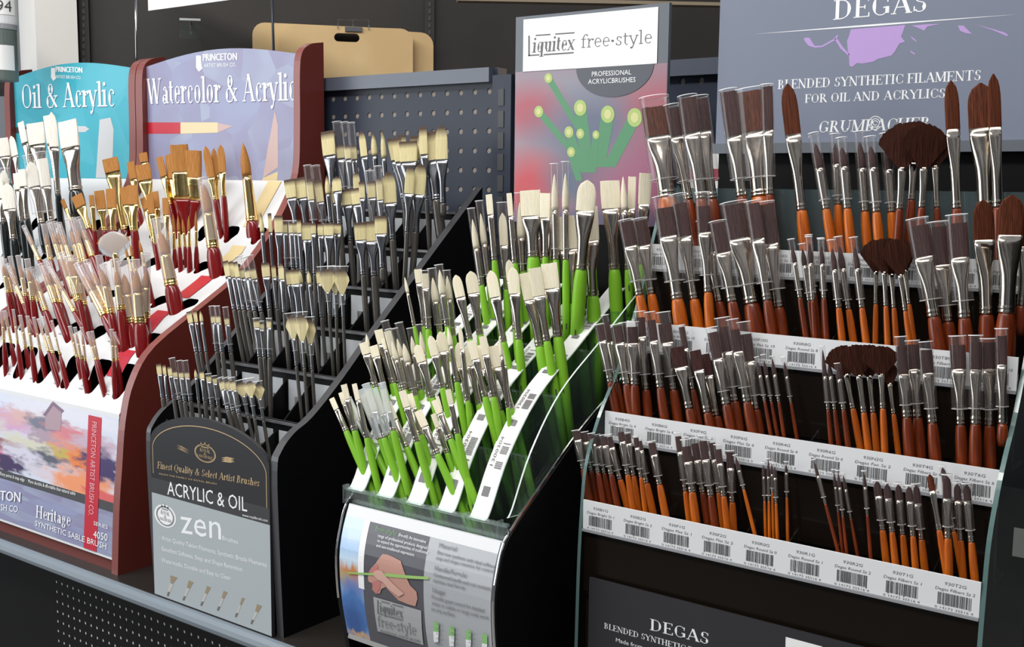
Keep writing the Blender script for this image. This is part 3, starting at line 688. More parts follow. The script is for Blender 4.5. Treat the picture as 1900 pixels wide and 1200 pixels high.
p = Print(CA, .0012); p.poly([(74, 770), (90, 745), (112, 762), (108, 766), (91, 752), (79, 772)]); p.done('printed_roof', mat('violet_roof_ink', (.22, .14, .22), .5), wc)
def ribbon(sa, sb, m, off=.0012):
    v = []; f = []; ss = [sa]+[s for s in SS if sa < s < sb]+[sb]
    for s in ss: v += [sheet_pt(-1.473, s, off), sheet_pt(-1.440, s, off)]
    for i in range(len(ss)-1): f.append((2*i, 2*i+1, 2*i+3, 2*i+2))
    return v, f
v, f = ribbon(.004, SS[1]-.01, None); mk('printed_ribbon', v, f, M['ribbon'], wc)
cream = mat('cream_ink', (.70, .56, .30), .5)
for k in range(1, 6):
    a = sheet_at(*ROWB[k-1])+.052 if k else 0
    a = min(a-.018, SS[min(k+1, 6)]-.008); b = sheet_at(*ROWB[k])-.003 if k < 5 else SS[6]-.002
    if b > a: vv, f2 = ribbon(a, b, None); mk('printed_ribbon', vv, f2, M['ribbon'] if k < 4 else cream, wc)
p = Print(CA, .0018)
v2, f2 = sans('PRINCETON ARTIST BRUSH CO.'); xs = [q[0] for q in v2]; s_hi, s_lo = SS[1]-.018, .055
p.put(v2, f2, lambda x, y: (-1.462+y*.012, s_hi-(x-min(xs))*(s_hi-s_lo)/(max(xs)-min(xs)))); p.done('ribbon_lettering', mat('pink_ink', (.80, .42, .45), .5), wc)
p = Print(CA, .0018)
p.bold('PRINCETON', (-45, 921), (46, 930), 17); p.text('ARTIST BRUSH CO.', (-44, 938), (45, 949), 11); p.text('AMERICAN HERITAGE', (-48, 962), (47, 972), 4)
p.text('Heritage', (76, 958), (140, 974), 22, serif); p.text('SYNTHETIC SABLE BRUSH', (76, 973), (208, 1017), 10)
p.text('4050', (183, 995), (209, 1002), 13); p.text('SERIES', (182, 972), (208, 980), 7)
p.text('Sharp points & snap edge  \u00b7  More durable & affordable than natural sable', (5, 880), (145, 918), 6)
p.done('lettering', M['white_ink'], wc)
p = Print(CA, .0012)                                 # small printed pocket numbers
for k in range(1, 5):
    for cx in COLW:
        s = sheet_at(*ROWB[k-1])+.006
        fit(p, str(random.choice((2, 4, 6, 8, 10, 12))), cx-.024, cx-.019, s+.004, .004); p.put([(cx-.026, s), (cx-.016, s), (cx-.016, s+.0015), (cx-.026, s+.0015)], [(0, 1, 2, 3)], lambda a, b: (a, b))
p.done('pocket_numbers', M['mid_ink'], wc)

# ---------------- 3: the black rack
ZSIDE = smoothcurve([(.910, ZS), (.9055, -.45), (.9035, -.35), (.911, -.326), (.932, -.307), (.962, -.292), (1.013, -.252), (1.088, -.185), (1.266, -.034), (1.300, -.006)], 4)+[(1.300, ZS)]
zen = thing('brush_display', (-1.16, 1.1, ZS), 'black rack with an arched dark top on its grey front card', 'brush display', GR)
zx0, zx1 = -1.281, -1.041
for xa, xb in ((zx0-.010, zx0-.001), (zx1, zx1+.012)):
    g = G(); g.prism(ZSIDE, xa, xb, 0, 1); g.done('side_panel', [M['black'], mat('charcoal_edge', (.055, .055, .06), .35)], zen)
g = G(); g.box(zx0, zx1, 1.285, 1.298, ZS, -.06); g.box(zx0, zx1, .92, 1.285, ZS, -.545); g.done('back_board', M['black'], zen)
RAIL = [(.9604+.0593*k, -.304+.0525*k) for k in range(6)]
dim_paper = mat('dim_paper', (.50, .53, .56), .5)
for k, (y, z) in enumerate(RAIL):
    g = G(); g.box(zx0, zx1, y-.002, y+.002, z-.13, z); g.box(zx0, zx1, y-.0045, y+.0035, z-.0035, z, 1); g.done('rail', [M['black'], mat('rail_edge', (.13, .13, .14), .3)], zen)
    for c in range(5):
        a = zx0+.006+.047*c; p = Print(Flat(y-.002), .001); p.uvpoly([(a, z-.054), (a+.036, z-.054), (a+.036, z-.012), (a, z-.012)]); pl = p.done('price_label', dim_paper, zen)
        p = Print(Flat(y-.002), .0018); barcode(p, a+.012, a+.031, z-.05, z-.034, 12); p.done('barcode', M['ink'], pl)
for c in range(1, 5):
    x = zx0+.047*c+.001
    g = G(); ys = [(.912, -.53)]+[(.912, -.345)]+[(y, z-.012) for y, z in RAIL]+[(1.285, -.06), (1.285, -.53)]; g.prism(ys, x-.001, x+.001); g.done('divider', M['black'], zen)
fz = Flat(.9015)
arch = [(-1.160-.119*math.cos(t), -.346+.043*abs(math.sin(t))**1.15) for t in [math.pi*i/28 for i in range(29)]]
plate('front_card', -1.279, -1.041, ZS+.001, -.3, .9015, .005, M['dark_card'], zen, top=arch)
p = Print(fz, .0005); p.uvpoly([(-1.2785, -.561), (-1.0415, -.561), (-1.0415, -.419), (-1.2785, -.419)]); p.done('grey_print', M['zen_grey'], zen)
p = Print(fz, .0005); p.uvpoly([(-1.2785, -.419), (-1.0415, -.419), (-1.0415, -.398), (-1.2785, -.398)]); p.done('dark_band', mat('zen_band', (.045, .045, .05), .4), zen)
p = Print(fz, .0011)
pts = [(-1.2735, -.392)]+[(-1.160-.1135*math.cos(t), -.356+.042*abs(math.sin(t))**1.1) for t in [math.pi*i/28 for i in range(29)]]+[(-1.0465, -.398)]
for (a, b), (c, d) in zip(pts, pts[1:]):
    l = math.hypot(c-a, d-b) or 1; n = (-(d-b)/l*.0006, (c-a)/l*.0006); p.put([(a+n[0], b+n[1]), (a-n[0], b-n[1]), (c-n[0], d-n[1]), (c+n[0], d+n[1])], [(0, 1, 2, 3)], lambda x, y: (x, y))
p.text('Finest Quality & Select Artist Brushes', (292, 868), (481, 902), 12.5, serif, .18); p.text('FROM THE FAMILY OF ROYAL BRUSH', (296, 880), (402, 899), 3)
u0, w0 = fz.px((381, 843)); k = fz.px((402, 843))[0]-u0
def emblem(p, u, v, k, kz):
    for r0, r1 in ((1, .93), (.9, .86)):
        o, i = ell(u, v, k*r0, kz*r0, 32), ell(u, v, k*r1, kz*r1, 32)
        for j in range(32): p.put([o[j], o[(j+1) % 32], i[(j+1) % 32], i[j]], [(0, 1, 2, 3)], lambda x, y: (x, y))
    fit(p, 'ROYAL', u-k*.48, u+k*.48, v+kz*.12, kz*.38, serif); fit(p, '&', u-k*.12, u+k*.12, v-kz*.2, kz*.28, serif); fit(p, 'LANGNICKEL', u-k*.74, u+k*.74, v-kz*.52, kz*.30, serif)
    for a in (-.3, 0, .3): p.uvpoly([(u+k*(a-.12), v+kz*.85), (u+k*(a+.12), v+kz*.85), (u+k*(a*1.3), v+kz*(1.3-abs(a)*.5))])
    p.uvpoly([(u-k*.34, v+kz*.62), (u+k*.34, v+kz*.62), (u+k*.36, v+kz*.72), (u-k*.36, v+kz*.72)])
emblem(p, u0, w0+.0015, k*.95, .0118)
for s in (-1, 1):
    for j in range(3):
        cx, cz = u0+s*.045, w0+.0022*(j-1); p.uvpoly([(cx-.013, cz-.0018*s), (cx-.003, cz+.0015), (cx+.013, cz+.0018*s), (cx+.004, cz-.0007)])
p.done('gold_lettering', M['gold_ink'], zen)
p = Print(fz, .0011)
p.text('ACRYLIC & OIL', (311, 917), (459, 949), 25); p.text('zen', (336, 988), (411, 1001), 47)
p.text('\u00b7 Artist Quality Taklon Filaments, Synthetic Bristle Filaments', (297, 1000), (495, 1052), 8); p.text('\u00b7 Excellent Softness, Snap and Shape Retention', (297, 1020), (450, 1060), 8)
p.text('\u00b7 Watermedia, Durable and Easy to Clean', (297, 1041), (428, 1076), 8); p.text('Brushes', (413, 1001), (442, 1009), 8); p.text('www.royalbrush.com', (450, 957), (497, 968), 5)
p.uvpoly([fz.px((307+20*math.cos(a), 957+21*math.sin(a)+6*math.cos(a))) for a in [i*math.pi/14 for i in range(28)]])
p.done('white_lettering', M['white_ink'], zen)
p = Print(fz, .0017); uu, vv = fz.px((307, 957)); emblem(p, uu, vv, k*.86, .0135); p.done('grey_emblem', M['grey_ink'], zen)
hd, fr_, hn = Print(fz, .0011), Print(fz, .0012), Print(fz, .0013)
for i, (x0, y0, x1, y1) in enumerate(((323, 1069, 309, 1113), (355, 1078, 336, 1124), (388, 1088, 369, 1134), (419, 1097, 399, 1145), (452, 1109, 432, 1158), (482, 1122, 462, 1167))):
    d = Vector((x1-x0, y1-y0)).normalized(); n = Vector((-d.y, d.x)); o = Vector((x0, y0)); w_ = (9, 6, 5, 5, 3.5, 6)[i]
    P = lambda s, q: tuple(o+d*s+n*q)
    hd.poly([P(0, -w_*.8), P(0, w_*.8), P(14, w_*.5 if i else 2), P(14, -w_*.5 if i else -2)]); fr_.poly([P(14, -w_*.45), P(14, w_*.45), P(30, 2), P(30, -2)]); hn.poly([P(30, -2), P(30, 2), P(38, 1.7), P(38, -1.7)])
hd.done('printed_bristles', mat('tan_ink', (.30, .24, .16), .5), zen); fr_.done('printed_ferrules', mat('pale_silver_ink', (.50, .49, .46), .5), zen); hn.done('printed_handles', mat('brown_grey_ink', (.16, .14, .13), .5), zen)

# ---------------- 4: the acrylic tray rack with green brushes
LSIDE = smoothcurve([(.905, ZS), (.896, -.52), (.8865, -.475), (.8835, -.425), (.8895, -.395), (.900, -.368), (.923, -.348), (.956, -.326), (1.021, -.283), (1.064, -.259), (1.098, -.242), (1.16, -.205), (1.215, -.18)], 4)+[(1.215, ZS)]
liq = thing('brush_display', (-.79, 1.05, ZS), 'black sided rack with clear tray of green handled brushes and red and green sign', 'brush display', GR)
lx0, lx1 = -.9040, -.6830
for xa, xb in ((lx0-.006, lx0), (lx1, lx1+.006)):
    g = G(); g.prism(LSIDE, xa, xb); g.done('side_panel', M['black'], liq)
    g = G(); g.tube([((xa+xb)/2, y-.001, z+.0006) for y, z in LSIDE[8:-1]], .0016, 6); g.done('chrome_trim', M['chrome'], liq)
g = G(); g.box(lx0, lx1, 1.19, 1.21, ZS, -.05); g.done('back_board', M['black'], liq)
FRONT = smoothcurve([(.900, -.366), (.8895, -.393), (.8837, -.425), (.8867, -.475), (.896, -.520)], 6)
bow = Bowed(.886, FRONT)
v = []; uv = []
for i, (y, z) in enumerate(FRONT):
    for j in range(2): v.append((lx0+(lx1-lx0)*j, y+.001, z)); uv.append((j, (z+.520)/(.154)))
f = [(2*i, 2*i+1, 2*i+3, 2*i+2) for i in range(len(FRONT)-1)]
mk('front_panel', v, f, mat('silver_print', (.50, .52, .55), .28), liq, uv=uv, smooth=True)
g = G(); g.box(lx0, lx1, .897, .902, -.526, -.517); g.done('bottom_trim', M['chrome'], liq)
g = G(); g.box(lx0, lx1, .93, .94, ZS, -.517); g.done('plinth', M['black'], liq)
def bowstrip(name, u0, u1, v0, v1, m, off):
    zs = [v0+(v1-v0)*i/12 for i in range(13)]; vv = []; uv = []
    for z in zs: vv += [bow.pt(u0, z, off), bow.pt(u1, z, off)]; uv += [(0, (z-v0)/(v1-v0)), (1, (z-v0)/(v1-v0))]
    return mk(name, vv, [(2*i, 2*i+1, 2*i+3, 2*i+2) for i in range(12)], m, liq, uv=uv)
ux = lambda x, y: bow.px((x, y))[0]
uL, uM, uR = lx0+.001, -.8705, -.7755
VT = bow.px((692, 968))[1]
bowstrip('white_header', uL, lx1-.001, VT, -.3665, M['white'], .0004)
bowstrip('printed_landscape', uL, uM+.004, -.519, VT, picture('painted_landscape', (.40, .58, .85), [(.5, .93, .6, .12, (.60, .74, .92), .4), (.5, .62, .8, .10, (.55, .68, .80), .5), (.5, .55, .6, .08, (.55, .22, .08), .4), (.25, .50, .25, .06, (.42, .36, .16), .5), (.6, .46, .5, .06, (.30, .26, .42), .5), (.5, .22, .8, .26, (.06, .17, .45), .35), (.4, .12, .4, .16, (.03, .10, .32), .5), (.6, .02, .5, .03, (.55, .35, .2), .5)], 6, .07), .0004)
bowstrip('grey_print', uM+.004, uR, -.519, VT, mat('mid_grey_print', (.085, .085, .10), .3), .0004)
bowstrip('edge_print', uM-.003, uM+.006, -.455, VT, M['paper'], .0006)
bowstrip('silver_text_panel', uR, lx1-.001, -.519, VT, mat('silver_text_print', (.40, .415, .44), .28), .0006)
hand = Print(bow, .0012)
hand.poly([(686, 1060), (690, 1053), (698, 1045), (704, 1036), (711, 1027), (720, 1028), (730, 1032), (745, 1040), (752, 1062), (762, 1085), (774, 1097), (776, 1110), (772, 1124), (758, 1120), (741, 1113), (732, 1104), (724, 1096), (717, 1088), (709, 1092), (706, 1100), (699, 1101), (692, 1093), (693, 1082), (685, 1078), (684, 1070)], 2)
hand.done('printed_hand', picture('printed_skin', (.50, .27, .22), [(.4, .6, .4, .4, (.56, .32, .26), .6)], 3, .1), liq)
hand = Print(bow, .0015); hand.poly([(686, 1060), (694, 1050), (702, 1046), (704, 1052), (697, 1061), (688, 1066)], 1); hand.poly([(692, 1080), (700, 1076), (708, 1080), (706, 1092), (700, 1100), (694, 1094)], 1); hand.done('printed_finger_tips', mat('pink_skin_ink', (.50, .18, .17), .5), liq)
bp = Print(bow, .0018); bp.poly([(648, 1060), (690, 1062), (725, 1063), (755, 1066), (797, 1069), (797, 1074), (755, 1072), (700, 1067), (648, 1063)], 1); bp.done('printed_green_brush', mat('light_green_ink', (.30, .50, .14), .5), liq)
bp = Print(bow, .0022); bp.poly([(695, 1060), (702, 1056), (711, 1058), (718, 1068), (736, 1086), (752, 1100), (742, 1106), (724, 1092), (712, 1078), (703, 1074), (697, 1068)], 1); bp.done('printed_thumb', mat('skin_ink', (.60, .36, .30), .5), liq)
p = Print(bow, .0012); p.poly([(694, 1106), (783, 1132), (787, 1196), (702, 1170)], 2); p.done('silver_logo_panel', mat('silver_logo_print', (.38, .39, .40), .28), liq)
def liqlogo(p, a, b, cap):
    """calligraphic logo: tall L with bars over and under the word, from a to b"""
    dx, dy = b[0]-a[0], b[1]-a[1]; at = lambda s, h: (a[0]+dx*s, a[1]+dy*s-cap*h)
    p.poly([at(0, -.1), at(.035, -.1), at(.035, 1.05), at(0, 1.05)]); p.poly([at(0, -.1), at(.24, -.1), at(.24, -.03), at(0, -.03)]); p.poly([at(.33, -.12), at(.98, -.12), at(.98, -.04), at(.33, -.04)])
    p.poly([at(.16, 1.0), at(.48, 1.0), at(.48, 1.07), at(.16, 1.07)]); p.poly([at(.58, 1.0), at(1, 1.0), at(1, 1.07), at(.58, 1.07)])
    p.text('iquitex', at(.08, .08), at(.99, .08), cap*.86, serif, .10)
p = Print(bow, .0018); liqlogo(p, (702, 1135), (750, 1148), 22); p.text('free\u00b7style', (704, 1160), (775, 1178), 19, serif, 0, True); p.text('PROFESSIONAL ACRYLIC BRUSHES', (708, 1172), (782, 1192), 5)
for i, (tx, a, b, c) in enumerate((('Material:', (816, 1014), (850, 1022), 9), ('Best new synthetic with ideal stiffness', (813, 1026), (920, 1053), 7), ('snap and shape retention for control', (810, 1036), (917, 1062), 7), ('Handle/Ferrule:', (808, 1056), (868, 1071), 9), ('Contoured handle and rust resistant', (806, 1067), (912, 1094), 7), ('stainless steel ferrule', (805, 1078), (864, 1093), 7), ('Usage:', (804, 1097), (828, 1103), 9), ('Provides great control for detailed', (803, 1109), (900, 1135), 7), ('areas or subtle or large scale work', (803, 1120), (909, 1149), 7), ('on any surface', (802, 1131), (845, 1143), 7))): p.text(tx, a, b, c)
for x in (812, 840, 872):
    for j in range(5): p.text('Bright Sz', (x, 1158+9*j+(x-812)*.27), (x+12, 1161+9*j+(x-812)*.27), 4)
p.done('lettering', M['grey_ink'], liq)
p = Print(bow, .0018); p.text('free\u00b7style', (698, 983), (737, 993), 10, serif, 0, True); p.done('green_lettering', M['green_ink'], liq)
p = Print(bow, .0018)
for tx, a, b in (('(fre-stil) An innovative', (741, 993), (792, 1007)), ('range of professional products designed', (703, 995), (794, 1018)), ('to expand the opportunities of traditional', (702, 1004), (795, 1027)), ('and non-traditional expression', (700, 1013), (770, 1031))): p.text(tx, a, b, 6)
p.done('white_lettering', M['white_ink'], liq)
for x, y in ((806, 1150), (835, 1158), (866, 1165), (896, 1172)):
    p = Print(bow, .0018); p.poly([(x, y+2), (x+10, y+4), (x+10, y+22), (x, y+20)], 1); p.done('printed_green_tip', mat('pale_green_ink', (.26, .52, .20), .5), liq)
    p = Print(bow, .0018); p.poly([(x, y+20), (x+10, y+22), (x+9, y+40), (x+1, y+40)], 1); p.done('printed_pale_shaft', M['white_ink'], liq)
# clear tray: sloped label strips left of each slot, thin walls, front lip
TRAY = smoothcurve([(.908, -.352), (.917, -.344), (.949, -.289), (1.002, -.233), (1.076, -.188), (1.13, -.155), (1.18, -.125)], 5)
SLOT = [(-.9150+.0448*k) for k in range(5)]; LX0, LX1 = SLOT[0], -.6845
def trayz(Y):
    for (a, b), (c, d) in zip(TRAY, TRAY[1:]):
        if a <= Y <= c: return b+(d-b)*(Y-a)/(c-a)
    return TRAY[0][1] if Y < TRAY[0][0] else TRAY[-1][1]
for k, x in enumerate(SLOT):
    g = G(); vv = []
    for y, z in TRAY: vv += [(x+.001, y, z), (x+.0235, y, z)]
    g.add(vv, [(2*i, 2*i+1, 2*i+3, 2*i+2) for i in range(len(TRAY)-1)])
    st_ = g.done('label_strip', M['paper'], liq)
    g = G(); g.tube([(x+.0240, y, z+.0004) for y, z in TRAY[2:]], .0009, 6); g.done('strip_edge', M['bright_edge'], liq)
    class Tr:
        def px(s, p): return p
        def pt(s, u, v, off, x=x): z = trayz(v); return (x+u, v-off*.6, z+off*.8)
    for y0 in (.938, .985, 1.047, 1.105):
        p = Print(Tr(), .0008)
        for j in range(16):
            if random.random() < .75: b = y0+.0012*j; p.put([(.011, b), (.0205, b), (.0205, b+.0007), (.011, b+.0007)], [(0, 1, 2, 3)], lambda a, c: (a, c))
        v2, f2 = sans('1300304'); p.put(v2, f2, lambda a, c, y0=y0: (.0085-c*.004, y0+.001+a*.0045)); p.put([(.006, y0-.014), (.015, y0-.014), (.015, y0-.009), (.006, y0-.009)], [(0, 1, 2, 3)], lambda a, c: (a, c))
        p.done('barcode', M['grey_ink'], st_)
    g = G(); g.prism([(y, z-.001) for y, z in TRAY[2:]]+[(1.18, -.50), (.918, -.50)], x+.0215, x+.0225); g.prism([(y, z-.001) for y, z in TRAY[2:]]+[(1.18, -.50), (.918, -.50)], x-.0005, x+.0005); g.done('divider', M['acrylic'], liq)
g = G(); g.box(LX0+.012, LX1, .915, 1.19, -.505, -.50); g.done('tray_floor', M['black'], liq)
for Y in (.951, 1.006, 1.076, 1.14):
    z = trayz(Y); g = G(); g.box(LX0, LX1, Y, Y+.0015, z-.12, z-.001, 0); g.box(LX0, LX1, Y-.0003, Y+.0018, z-.0022, z, 1); g.done('cross_wall', [M['acrylic'], M['acrylic']], liq)
g = G(); pr = [(y, z+.008) for y, z in TRAY[1:]]+[(1.18, -.2), (1.098, -.246), (1.0, -.30), (.93, -.345)]; g.prism(pr, LX1, LX1+.002, 0, 1); g.done('side_wall', [M['acrylic'], M['bright_edge']], liq)
g = G(); g.box(LX0, LX1+.003, .9055, .9085, -.366, -.350); g.box(LX0, LX1+.003, .9035, .9100, -.3665, -.3635); g.box(LX0, LX1+.003, .9035, .911, -.3525, -.3500)
for k in range(6): x = min(LX0+.0448*k, LX1); g.box(x-.0012, x+.0012, .9020, .911, -.368, -.347)
g.done('front_lip', clear('lip_acrylic', (.93, .97, .96), .07, .05, (.75, .82, .81)), liq)
# sign
ls = Flat(1.2)
plate('header_card', -.897, -.6725, -.06, .2125, 1.2, .006, M['slate_dark'], liq)
p = Print(ls, .0004); p.uvpoly([(-.8965, -.058), (-.673, -.058), (-.673, .143), (-.8965, .143)])
uvp = lambda q: ((q[0]+.8965)/.2235, (q[2]+.058)/.201)
mk('printed_photo', p.v, p.f, picture('red_green_photo', (0.302, 0.187, 0.230), [(.5, .78, .55, .28, (0.238, 0.238, 0.288), .6), (.12, .75, .20, .14, (0.374, 0.072, 0.101), .6), (.92, .75, .22, .18, (0.374, 0.101, 0.130), .6), (.50, .62, .30, .20, (0.115, 0.130, 0.202), .6), (.12, .22, .22, .22, (0.475, 0.036, 0.050), .5), (.90, .42, .16, .26, (0.302, 0.115, 0.173), .6), (.45, .30, .20, .14, (0.086, 0.115, 0.173), .6), (.8, .25, .25, .2, (0.302, 0.094, 0.173), .6), (.45, .06, .7, .08, (0.115, 0.094, 0.173), .5)], 2.2, .06, .3, 2), liq, uv=[uvp(q) for q in p.v])
rods = [(1018, 145, 1075, 240, 7), (1000, 207, 1078, 300, 8), (1077, 200, 1092, 310, 11), (1128, 212, 1112, 310, 12), (1178, 218, 1130, 310, 13), (1056, 245, 1085, 320, 8), (1077, 248, 1092, 320, 7), (1106, 250, 1100, 320, 6), (1060, 282, 1075, 335, 7)]
rod_m = (mat('deep_green_ink', (.085, .26, .13), .4), mat('lime_ink', (.38, .52, .16), .4), mat('pale_yellow_ink', (.62, .60, .28), .4))
for i, (x0, y0, x1, y1, r) in enumerate(rods):
    p = Print(ls, .0006+.00004*i); p.poly([(x0-r, y0), (x0+r, y0), (x1+r*.9, y1), (x1-r*.9, y1)]); p.done('printed_rod', rod_m[0], liq)
    p = Print(ls, .0014); p.poly([(x0+r*1.05*math.cos(a), y0+r*1.35*math.sin(a)) for a in [i*math.pi/9 for i in range(18)]]); p.done('printed_rod_end', rod_m[1], liq)
    p = Print(ls, .0019); p.poly([(x0+r*.55*math.cos(a), y0+r*.75*math.sin(a)) for a in [i*math.pi/7 for i in range(14)]]); p.done('printed_rod_core', rod_m[2], liq)
p = Print(ls, .0024); c = ls.px((1140, 125)); p.uvpoly([(c[0]+.0555*math.cos(a), c[1]+.002+.0375*math.sin(a)) for a in [math.pi+i*math.pi/20 for i in range(21)]]); p.done('printed_half_disc', mat('dark_slate_ink', (.085, .092, .11), .4), liq)
p = Print(ls, .0026); p.uvpoly([(-.8842, .143), (-.6868, .143), (-.6868, .2085), (-.8842, .2085)]); p.done('white_panel', M['paper'], liq)
p = Print(ls, .0032); liqlogo(p, (981, 101), (1067, 95), 33); p.text('free\u00b7style', (1079, 89), (1210, 80), 25, serif, 0, True); p.done('grey_lettering', mat('logo_grey_ink', (.13, .13, .14), .5), liq)
p = Print(ls, .0032); p.text('PROFESSIONAL', (1099, 142), (1172, 138), 9); p.text('ACRYLICBRUSHES', (1092, 156), (1180, 152), 9); p.done('white_lettering', M['white_ink'], liq)

# ---------------- 5: the clear sided rack with the grey sign
deg = thing('brush_display', (-.434, 1.1, ZS), 'wide clear sided rack of brown bristle brushes under a grey sign with lilac splash', 'brush display', GR)
gx0, gx1 = -.6350, -.2335
DSIDE = smoothcurve([(.972, ZS), (.973, -.49), (.975, -.40), (.979, -.34), (.985, -.295), (1.004, -.255), (1.022, -.229), (1.049, -.195), (1.085, -.13), (1.115, -.06), (1.14, .0)], 4)+[(1.17, .0), (1.17, ZS)]
for xa, xb in ((gx0-.0045, gx0-.0005), (gx1+.0005, gx1+.0045)):
    g = G(); g.prism(DSIDE, xa, xb, 0, 1); g.done('side_wall', [M['glass'], M['acrylic_edge']], deg)
STRIP = [(.978, -.3306, .0310), (1.0175, -.2414, .0300), (1.0576, -.1475, .0300), (1.097, -.0650, .0270)]
codes = [['930B1G', '930B2G', '930F1G', '930F2G', '930R0G', '930R1G', '930R2G', '930T1G', '930T2G'], ['930B4G', '930B6G', '930F4G', '930F6G', '930R4G', '930R6G', '930N2G', '930T4G', '930T6G'],
         ['930B8G', '930B10G', '930F8G', '930F10G', '930R8G', '930R10G', '930N4G', '930T8G', '930T10G'], ['930B12G', '930F12G', '930F14G', '930F16G', '930R12G', '930R14G', '930N6G', '930T12G', '930T14G']]
KIND = dict(B='Bright', F='Flat', R='Round', T='Filbert', N='Fan')
strip_rail = mat('strip_rail', (.28, .29, .31), .25)
for i, (y, z, h) in enumerate(STRIP):
    g = G(); g.box(gx0, gx1, y, y+.002, z-h, z); ls_ = g.done('label_strip', M['white'], deg)
    g = G(); g.box(gx0, gx1, y-.0015, y+.004, z-h-.0028, z-h-.0002); g.done('strip_holder', strip_rail, deg)
    for j, c in enumerate(codes[i]):
        cx = gx0+.0215+.0449*j; p = Print(Flat(y), .0006); q = Print(Flat(y), .0006)
        fit(q, c, cx-.009, cx+.009, z-h*.27, .0028, sans, .2); fit(q, 'Degas %s Sz %s' % (KIND[c[3]], c[4:-1]), cx-.0165, cx+.0165, z-h*.44, .0027, sans, .2)
        barcode(p, cx-.0140, cx+.0140, z-h*.88, z-h*.5, 30)
        fit(q, '0 14173 35516 4', cx-.016, cx+.016, z-h*.97, .0020)
        p.done('barcode', M['ink'], ls_); q.done('lettering', M['grey_ink'], ls_)
    g = G(); g.box(gx0, gx1, y+.0025, y+.004, z-.10, z-h*.5); g.done('tier_wall', M['black_gloss'], deg)
    g = G(); g.box(gx0, gx1, y+.004, y+.040, z-.104, z-.10); g.done('tier_floor', M['black'], deg)
    for j in range(1, 9):
        x = gx0+.0446*j; g = G(); g.prism([(y+.0045, z-.098), (y+.0045, z-.010), (y+.038, z+.004), (y+.038, z-.098)], x-.0006, x+.0006); g.done('tier_divider', M['glass'], deg)
g = G(); g.box(gx0, gx1, 1.139, 1.143, -.16, -.003, 0); g.done('back_wall', clear('teal_back_acrylic', (.60, .70, .72), .16, .03, (.30, .38, .40)), deg)
g = G(); g.box(gx0, gx1, 1.165, 1.169, ZS, -.02); g.done('back_board', M['black'], deg)
g = G(); g.box(gx0, gx1, .987, .991, ZS, -.3625); g.done('front_wall', mat('smoked_acrylic', (.012, .008, .006), .08, spec=.35), deg)
plate('front_card', -.6225, -.262, -.562, -.4115, .973, .003, M['dark_card'], deg)
p = Print(Flat(.973), .0006); p.text('DEGAS', (1206, 1168), (1314, 1195), 21, serif); p.text('BLENDED SYNTHETIC FILAMENTS', (1121, 1165), (1362, 1233), 10.5, serif); p.text('Made from a blend of synthetic', (1143, 1190), (1290, 1232), 7.5); p.done('lettering', M['white_ink'], deg)
p = Print(Flat(.973), .0006); p.poly([(1458, 1181), (1526, 1199), (1524, 1290), (1456, 1270)]); p.done('blank_label', M['paper'], deg)
# the grey sign on its stand
plate('header_card', -.6235, -.2445, .049, .305, 1.233, .005, M['slate'], deg)
g = G(); g.box(-.6235, -.2445, 1.226, 1.242, .0375, .049); g.done('sign_ledge', M['slate_dark'], deg)
g = G()
g.box(-.6215, -.2465, 1.2385, 1.247, -.15, .20)  # black board broadened to stand for the darkness behind the ledge
g.box(-.61, -.26, 1.165, 1.247, -.16, -.15); g.done('sign_stand_shade_board', M['black'], deg)
p = Print(Flat(1.233), .0006)
p.text('DEGAS', (1546, 37), (1718, 21), 36, serif); p.text('BLENDED SYNTHETIC FILAMENTS', (1443, 165.5), (1819, 148.5), 17, serif); p.text('FOR OIL AND ACRYLICS', (1493, 191), (1753, 181), 16, serif); p.text('GRUMBACHER', (1519, 246), (1726, 239), 21, serif, .12)
a, b = Flat(1.233).px((1396, 63.5)), Flat(1.233).px((1890, 28)); m_ = (a[0]+b[0])/2
p.uvpoly([(a[0], a[1]), (m_, a[1]-.0010), (b[0], a[1]), (m_, a[1]+.0010)])
o = Flat(1.233).px((1624, 228))
for r in (.0075, .005, .0028):
    for i in range(20):
        t0, t1 = math.radians(i*16), math.radians(i*16+16); p.put([(o[0]+r*math.cos(t0), o[1]+r*math.sin(t0)), (o[0]+r*math.cos(t1), o[1]+r*math.sin(t1)), (o[0]+(r-.0008)*math.cos(t1), o[1]+(r-.0008)*math.sin(t1)), (o[0]+(r-.0008)*math.cos(t0), o[1]+(r-.0008)*math.sin(t0))], [(0, 1, 2, 3)], lambda x, y: (x, y))
p.done('white_lettering', M['white_ink'], deg)
p = Print(Flat(1.233), .0005); S_ = lambda *q: [(1300+x/3.158, y/3.158) for x, y in q]
p.poly(S_((880, 172), (1200, 146), (1190, 175), (1175, 215), (1198, 245), (1165, 255), (1140, 300), (1120, 325), (1040, 345), (1010, 362), (950, 372), (915, 370), (890, 392), (872, 385), (870, 340), (862, 290), (858, 240), (870, 210)))
p.poly(S_((604, 232), (612, 220), (640, 222), (652, 245), (668, 268), (710, 268), (780, 228), (800, 205), (808, 208), (790, 235), (715, 276), (670, 280), (632, 268)))
p.poly(S_((785, 228), (800, 225), (830, 270), (872, 318), (868, 328), (820, 285))); p.poly(S_((1235, 150), (1330, 142), (1410, 140), (1330, 155), (1310, 180), (1270, 162)))
p.poly(S_((1508, 150), (1540, 150), (1570, 180), (1590, 198), (1555, 195), (1520, 180))); p.poly(S_((1600, 140), (1720, 172), (1780, 190), (1802, 205), (1795, 213), (1770, 202), (1715, 178)))
p.poly(S_((1228, 210), (1262, 235), (1268, 248), (1240, 228))); p.poly(S_((1228, 295), (1255, 312), (1258, 322), (1232, 308)))
p.done('lilac_splash', M['lilac'], deg)
